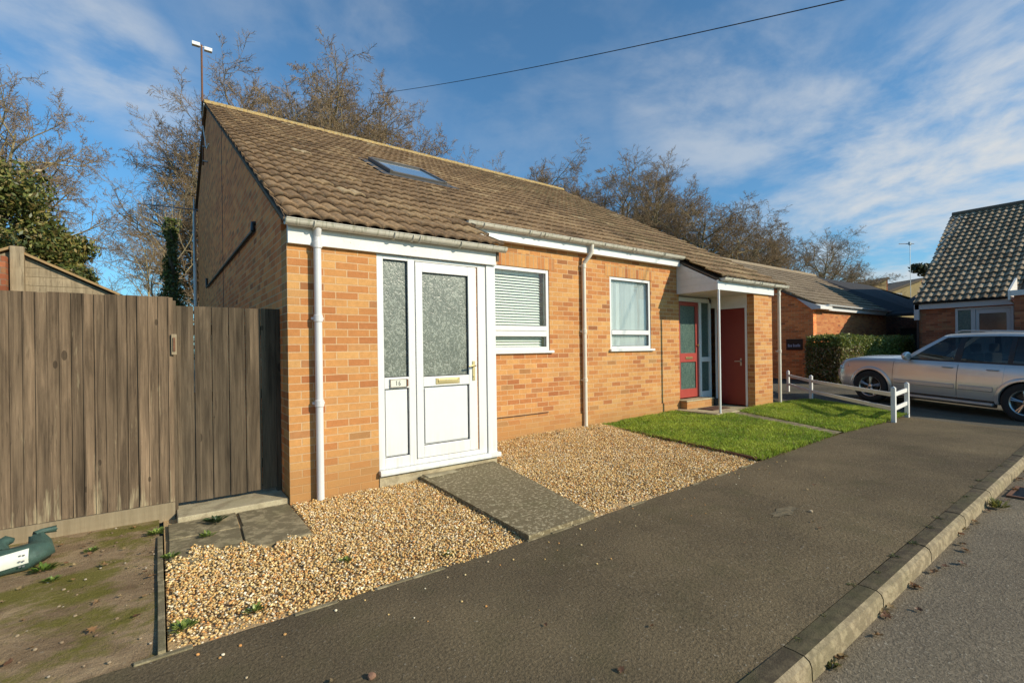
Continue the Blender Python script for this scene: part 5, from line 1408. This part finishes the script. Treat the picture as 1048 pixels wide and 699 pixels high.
weed(-.70,-.50,.012,.09,2,'pale grassy weed in the joint between the two slabs')
weed(-1.02,-.18,.01,.10,3,'small green weed against the end of the gravel board',n=80)
weed(-.94,-.80,.01,.08,4,'tuft at the corner of the slab beside the gravel')
weed(-1.62,-.52,.01,.11,5,'bright green leafy weed by the white label of the green bag',n=70,cols=((.16,.24,.04),(.11,.18,.03)))
weed(-1.40,-.30,.01,.07,6,'tiny weed on the bare soil below the fence')
weed(-1.55,-.75,.01,.07,7,'flat rosette weed farther out on the bare soil')
weed(-.90,-1.92,.012,.10,8,'grassy tuft where the gravel meets the edging board foot')
weed(-.58,-1.95,.012,.08,9,'low green tuft at the gravel edge by the pavement')
weed(.02,-1.62,.012,.07,10,'small weed in the middle of the near gravel')
weed(.62,-1.95,g(.6),.08,11,'sparse weed at the gravel and pavement lip')
weed(4.55,.62,.10,.09,12,'dead brown clump of leaves at the wall foot left of the downpipe',cols=((.16,.09,.04),(.10,.06,.03)))
weed(3.95,.66,.10,.12,14,'dark dry plant remains in the gravel below the window',cols=((.12,.08,.045),(.07,.05,.03)),n=90)
weed(4.85,-4.03,g(4.8)-.09,.11,13,'yellow green grass tuft growing from the kerb face beside the drain',cols=((.25,.24,.06),(.32,.30,.10)),tall=1.0,n=90)
weed(1.55,-3.98,g(1.5)-.10,.06,15,'small grass tuft at the kerb foot near the camera',cols=((.13,.16,.05),(.2,.2,.07)),tall=.8)
weed(1.02,-3.99,g(1)-.10,.06,16,'tiny grass tuft at the nearest kerb joint',cols=((.13,.16,.05),(.2,.2,.07)),tall=.8)
for i in range(16):
    x=1.1+i*.36+random.uniform(-.1,.1); 
    weed(x,-3.842+random.uniform(-.03,.02),g(x),random.uniform(.03,.06),200+i,'low moss tuft in the joint behind the kerb','moss',n=26,cols=((.10,.11,.02),(.15,.14,.04)),tall=.25,group='moss tufts along the back of the kerb',name='moss_tuft')
# fallen leaves
def leaf_obj(x,y,z,s,seed,col,label,group):
    r=random.Random(seed); n=7; V=[(0,0,.003)];
    for k in range(n*2):
        a=math.pi*k/n; rr=s*(1 if k%2==0 else .55)*r.uniform(.8,1.1); V.append((rr*math.cos(a),rr*math.sin(a),.004+r.uniform(0,.5)*s))
    F=[(0,1+k,1+(k+1)%(2*n)) for k in range(2*n)]
    o=np_mesh('fallen_leaf',np.array(V),np.array(F),M['leaf'],None,np.tile(np.array(col),(len(V),1))*r.uniform(.7,1.2)); o.location=(x,y,z); o.rotation_euler=(r.uniform(-.3,.3),r.uniform(-.3,.3),r.uniform(0,6)); return tag(o,label,'leaf',group)
lc=[(.26,.14,.06),(.34,.20,.09),(.20,.10,.05),(.38,.27,.13)]
for i in range(46):
    x=1.0+random.random()**1.3*7; y=-3.975-abs(random.gauss(0,.06)); 
    if 4.6<x<5.9 and random.random()<.5: y-=.05
    leaf_obj(x,y,roadz(x)+.008,random.uniform(.018,.036),300+i,random.choice(lc),'dry brown leaf lying in the gutter at the kerb foot','fallen leaves along the kerb foot')
for i in range(14):
    x=random.uniform(-.5,6.5); y=random.uniform(-3.6,-2.3); leaf_obj(x,y,g(x)+.005,random.uniform(.012,.022),400+i,random.choice(lc),'dry brown leaf scrap on the pavement','leaf scraps on the pavement')
for i in range(70):
    x=random.uniform(-2.6,-1.03); y=random.uniform(-1.9,.2); leaf_obj(x,y,.014,random.uniform(.012,.028),500+i,random.choice(lc),'dry leaf scrap on the bare soil','leaf scraps on the bare soil')
# stones on the pavement and soil
def pebble(x,y,z,s,seed,col,label,group=None):
    bm=bmesh.new(); bmesh.ops.create_icosphere(bm,subdivisions=2,radius=s); rr=random.Random(seed)
    for v in bm.verts: v.co*=rr.uniform(.85,1.12); v.co.z*=.65
    me=bpy.data.meshes.new('pebble'); bm.to_mesh(me); n=len(bm.verts); bm.free()
    at=me.attributes.new('tint','FLOAT_COLOR','POINT'); at.data.foreach_set('color',np.tile(np.array([*col,1],dtype=np.float32),n)); me.materials.append(M['pebble'])
    o=bpy.data.objects.new('pebble',me); link(o); o.location=(x,y,z+s*.5); return tag(o,label,'stone',group)
pebble(-.256,-2.858,0,.019,1,(.24,.13,.08),'largest reddish stone lying on the near pavement')
pebble(-.76,-2.62,0,.013,2,(.40,.36,.3),'small grey stone on the pavement near the edging board')
pebble(3.33,-3.17,g(3.3),.016,3,(.5,.38,.24),'pale stone on the pavement left of the buff patch')
for i in range(70):
    x=random.uniform(-1,4.9); y=-2.16-abs(random.gauss(0,.32)); pebble(x,y,g(x),random.uniform(.004,.0085),600+i,random.choice(gcol),'stray gravel stone lying on the pavement','stray gravel stones on the pavement')
scol=[(.24,.17,.10),(.32,.24,.15),(.18,.12,.075),(.40,.33,.24)]
for i in range(75):
    x=-1.03-abs(random.gauss(0,.45)); y=random.uniform(-2.05,.2); pebble(x,y,.002,random.uniform(.004,.010),800+i,random.choice(scol),'small stone lying on the bare soil','small stones on the bare soil')
# buff worn patch and white flecks
w=MB(); n=18
w.add([(3.17+ (.17+.03*math.sin(3*k))*math.cos(2*math.pi*k/n),-3.03+.06*(1+.3*math.sin(2*k))*math.sin(2*math.pi*k/n),g(3.17+.17*math.cos(2*math.pi*k/n))+.004) for k in range(n)],[tuple(range(n))])
tag(w.build('pavement_patch',concrete('buff_patch',(.22,.17,.10),(.12,.10,.065),20,.5,.1)),kind='structure')
# drain grate in the road
DG=thing('drain_grate','dark slotted iron drain grate in the road beside the kerb','drain',(5.55,-4.24,roadz(5.5)+.006))
b=MB(); b.box(-.24,.24,-.22,-.19,-.01,.008); b.box(-.24,.24,.19,.22,-.01,.008); b.box(-.24,-.21,-.19,.19,-.01,.008); b.box(.21,.24,-.19,.19,-.01,.008)
b.build('frame',M['rust'],DG); b=MB()
for k in range(9): b.box(-.20+k*.046,-.178+k*.046,-.19,.19,-.01,.006)
b.build('bars',M['black'],DG); b=MB(); b.box(-.21,.21,-.19,.19,-.012,-.004); b.build('pit',M['interior'],DG)

# green woven bag
BG=thing('green_sandbag','faded green woven bag with two ends turned up and white label by fence foot','bag',(-1.80,-.31,0))
BG.scale=(1,1,.85)
def bagshape():
    P=[(-.62,.10,.20),(-.56,.02,.15),(-.45,-.06,.10),(-.28,-.10,.092),(-.10,-.11,.090),(.06,-.08,.090),(.135,.0,.100),(.125,.085,.135),(.10,.13,.185)]
    Rr=[.05,.07,.088,.096,.098,.094,.082,.058,.040]
    b=MB(); pts=[Vector(p) for p in P]; b.tube(pts,Rr,18)
    b.tube([(.10,.13,.185),(.13,.155,.205),(.20,.17,.205)],[.038,.018,.024],8); b.tube([(-.06,-.02,.13),(-.07,.06,.175),(-.04,.09,.20),(-.01,.10,.19)],[.06,.048,.036,.02],10)
    rr=random.Random(4); b.v=[(v[0]+rr.uniform(-.005,.005),v[1]+rr.uniform(-.005,.005),max(.003,v[2]+rr.uniform(-.008,.008))) for v in b.v]
    b.build('bag_body',M['green_plastic'],BG,smooth=True,angle=70)
    l=MB(); vs=[]
    for i in range(9):
        x=-.095+.20*i/8; yc=-.11+(.03*(x+.10)/.16 if x>-.10 else 0)
        for j in range(5):
            an=R(48+15*j); vs.append((x,yc-.106*math.sin(an),.091+.106*math.cos(an)+.003*i))
    fs=[(i*5+j,i*5+j+1,(i+1)*5+j+1,(i+1)*5+j) for i in range(8) for j in range(4)]
    l.add(vs,fs); lp=l.build('label_patch',M['label'],BG,smooth=True)
    k=MB()
    for q in range(3):
        for m_ in range(2):
            an=R(62+22*q); k.box(.062+m_*.018,.072+m_*.018,-.11-.108*math.sin(an)+.018,-.11-.108*math.sin(an)+.022,.095+.108*math.cos(an),.105+.108*math.cos(an))
    k.build('print',M['ink'],lp)
bagshape()
# doormat + pot of things in the porch
w=MB(); w.box(7.55,8.15,.25,.58,.197,.212); tag(w.build('doormat',M['doormat'],bevel=.004),'brown coir doormat on the porch slab below the red glazed door','doormat')
w=MB(); w.lathe([(.0,.197),(.07,.197),(.095,.31),(.105,.31),(.105,.33),(.085,.33),(.075,.25),(0,.25)],16,'z',(8.43,.72,0)); tag(w.build('plant_pot',M['interior'],smooth=True),'dark low plant pot in the porch corner by the side light','plant pot')
# overhead cable
w=MB(); p0=Vector((6.6,-4.2,5.9)); 
def cab(px,py,f,F_=495.,H_=1.43,A_=.014):
    th=math.atan2(676.,F_);u=(math.sin(th),math.cos(th));v=(-math.cos(th),math.sin(th))
    a,b_=px-524,357-py; X=(a+A_*b_)/F_*f; Z=(b_-A_*a)/F_*f
    return Vector((-.993+X*u[0]+f*u[1],-4.940+X*v[0]+f*v[1],H_+Z))
pA=cab(380,97,26); pB=cab(905,-9,9); pts=[]
for k in range(25):
    t=k/24; p=pA.lerp(pB,t); p.z-=.55*4*t*(1-t)*.35; pts.append(p)
d=(pB-pA).normalized(); pts.append(pB+d*6)
w.tube(pts,.012,5); tag(w.build('overhead_cable',M['black'],smooth=True),'black overhead cable crossing the sky above the roofs','cable')

# ================================================================== world, sun, camera
wd=bpy.data.worlds.new('World'); sc.world=wd; wd.use_nodes=True; t=wd.node_tree; t.nodes.clear()
SE=R(26.5); AZ=math.atan2(.50,-.86)
class WT(NT):
    def __init__(s): s.t=t
wn=WT()
sky=wn.n('ShaderNodeTexSky'); sky.sky_type='NISHITA'; sky.sun_disc=False; sky.sun_elevation=SE; sky.sun_rotation=AZ; sky.air_density=1.0; sky.dust_density=.6; sky.ozone_density=3.0; sky.altitude=50
D_=wn.n('ShaderNodeTexCoord').outputs['Generated']; P=wn.sep(D_)
dz=wn.math('ADD',wn.math('MAXIMUM',P[2],0),.16)
q=wn.comb(wn.math('DIVIDE',P[0],dz),wn.math('DIVIDE',P[1],dz),0)
n1=wn.noise(q,1.5,8,.60,.35); n2=wn.noise(q,5.5,5,.6,.3)
def dirv(px,py):
    p=cab(px,py,10)-Vector((-.993,-4.94,1.43)); p.normalize(); return p
def blob(px,py,rad):
    d=dirv(px,py); nd=wn.n('ShaderNodeVectorMath',operation='DOT_PRODUCT'); wn.put(nd.inputs[0],D_); nd.inputs[1].default_value=d
    mr=wn.n('ShaderNodeMapRange'); mr.interpolation_type='SMOOTHSTEP'; wn.put(mr.inputs[0],nd.outputs['Value']); mr.inputs[1].default_value=math.cos(R(rad)); mr.inputs[2].default_value=math.cos(R(rad*.15)); return mr.outputs[0]
bl=None
for px,py,rad,wt in ((1010,175,20,1.0),(880,165,15,.75),(760,115,13,.6),(700,95,10,.45),(70,20,8,.55),(112,60,7,.75),(150,92,6,.6),(330,10,18,.30),(560,60,16,.22),(1040,60,12,.4),(940,245,14,.5)):
    b_=wn.math('MULTIPLY',blob(px,py,rad),wt); bl=b_ if bl is None else wn.math('MAXIMUM',bl,b_)
f=wn.math('ADD',wn.math('MULTIPLY',n1,1.0),wn.math('MULTIPLY',n2,.28))
mr=wn.n('ShaderNodeMapRange'); mr.interpolation_type='SMOOTHSTEP'; wn.put(mr.inputs[0],f); mr.inputs[1].default_value=.45; mr.inputs[2].default_value=.82
cf=wn.math('MULTIPLY',wn.math('MULTIPLY',mr.outputs[0],bl),1.0,clamp=True)
haze=wn.math('MULTIPLY',bl,.06)
cf=wn.math('MAXIMUM',cf,haze)
hz=wn.math('POWER',wn.math('SUBTRACT',1,wn.math('MAXIMUM',P[2],0)),3.0)
sk=wn.mix(1,sky.outputs[0],wn.mix(hz,(.60,.96,1.06),(.42,.78,.95)),'MULTIPLY')
c=wn.mix(cf,sk,(4.5,4.7,4.85))
bg=wn.n('ShaderNodeBackground'); wn.put(bg.inputs[0],c); bg.inputs[1].default_value=.15
ow=wn.n('ShaderNodeOutputWorld'); t.links.new(bg.outputs[0],ow.inputs[0])
sl_=bpy.data.lights.new('sun','SUN'); sl_.energy=5.0; sl_.angle=R(.55); sl_.color=(1,.885,.70)
so=bpy.data.objects.new('sun',sl_); link(so)
sd=Vector((math.cos(SE)*math.sin(AZ),math.cos(SE)*math.cos(AZ),math.sin(SE)))
so.rotation_euler=sd.to_track_quat('Z','Y').to_euler(); so.location=(5,-20,15)
cam=bpy.data.cameras.new('camera'); co=bpy.data.objects.new('camera',cam); link(co); sc.camera=co
cam.sensor_width=36; cam.lens=495/1048*36; cam.shift_y=.00716; cam.clip_end=2000; cam.clip_start=.05
th=math.atan2(676.,495.)
co.location=(-.993,-4.940,1.43)
mt=Matrix.Rotation(-(math.pi/2-th),4,'Z')@Matrix.Rotation(math.pi/2,4,'X')@Matrix.Rotation(-.014,4,'Z')
co.rotation_euler=mt.to_euler()
sc.view_settings.view_transform='Standard'; sc.view_settings.look='None'; sc.view_settings.exposure=0; sc.view_settings.gamma=1
sc.cycles.max_bounces=8; sc.cycles.transparent_max_bounces=12
try: sc.cycles.use_denoising=True
except Exception: pass
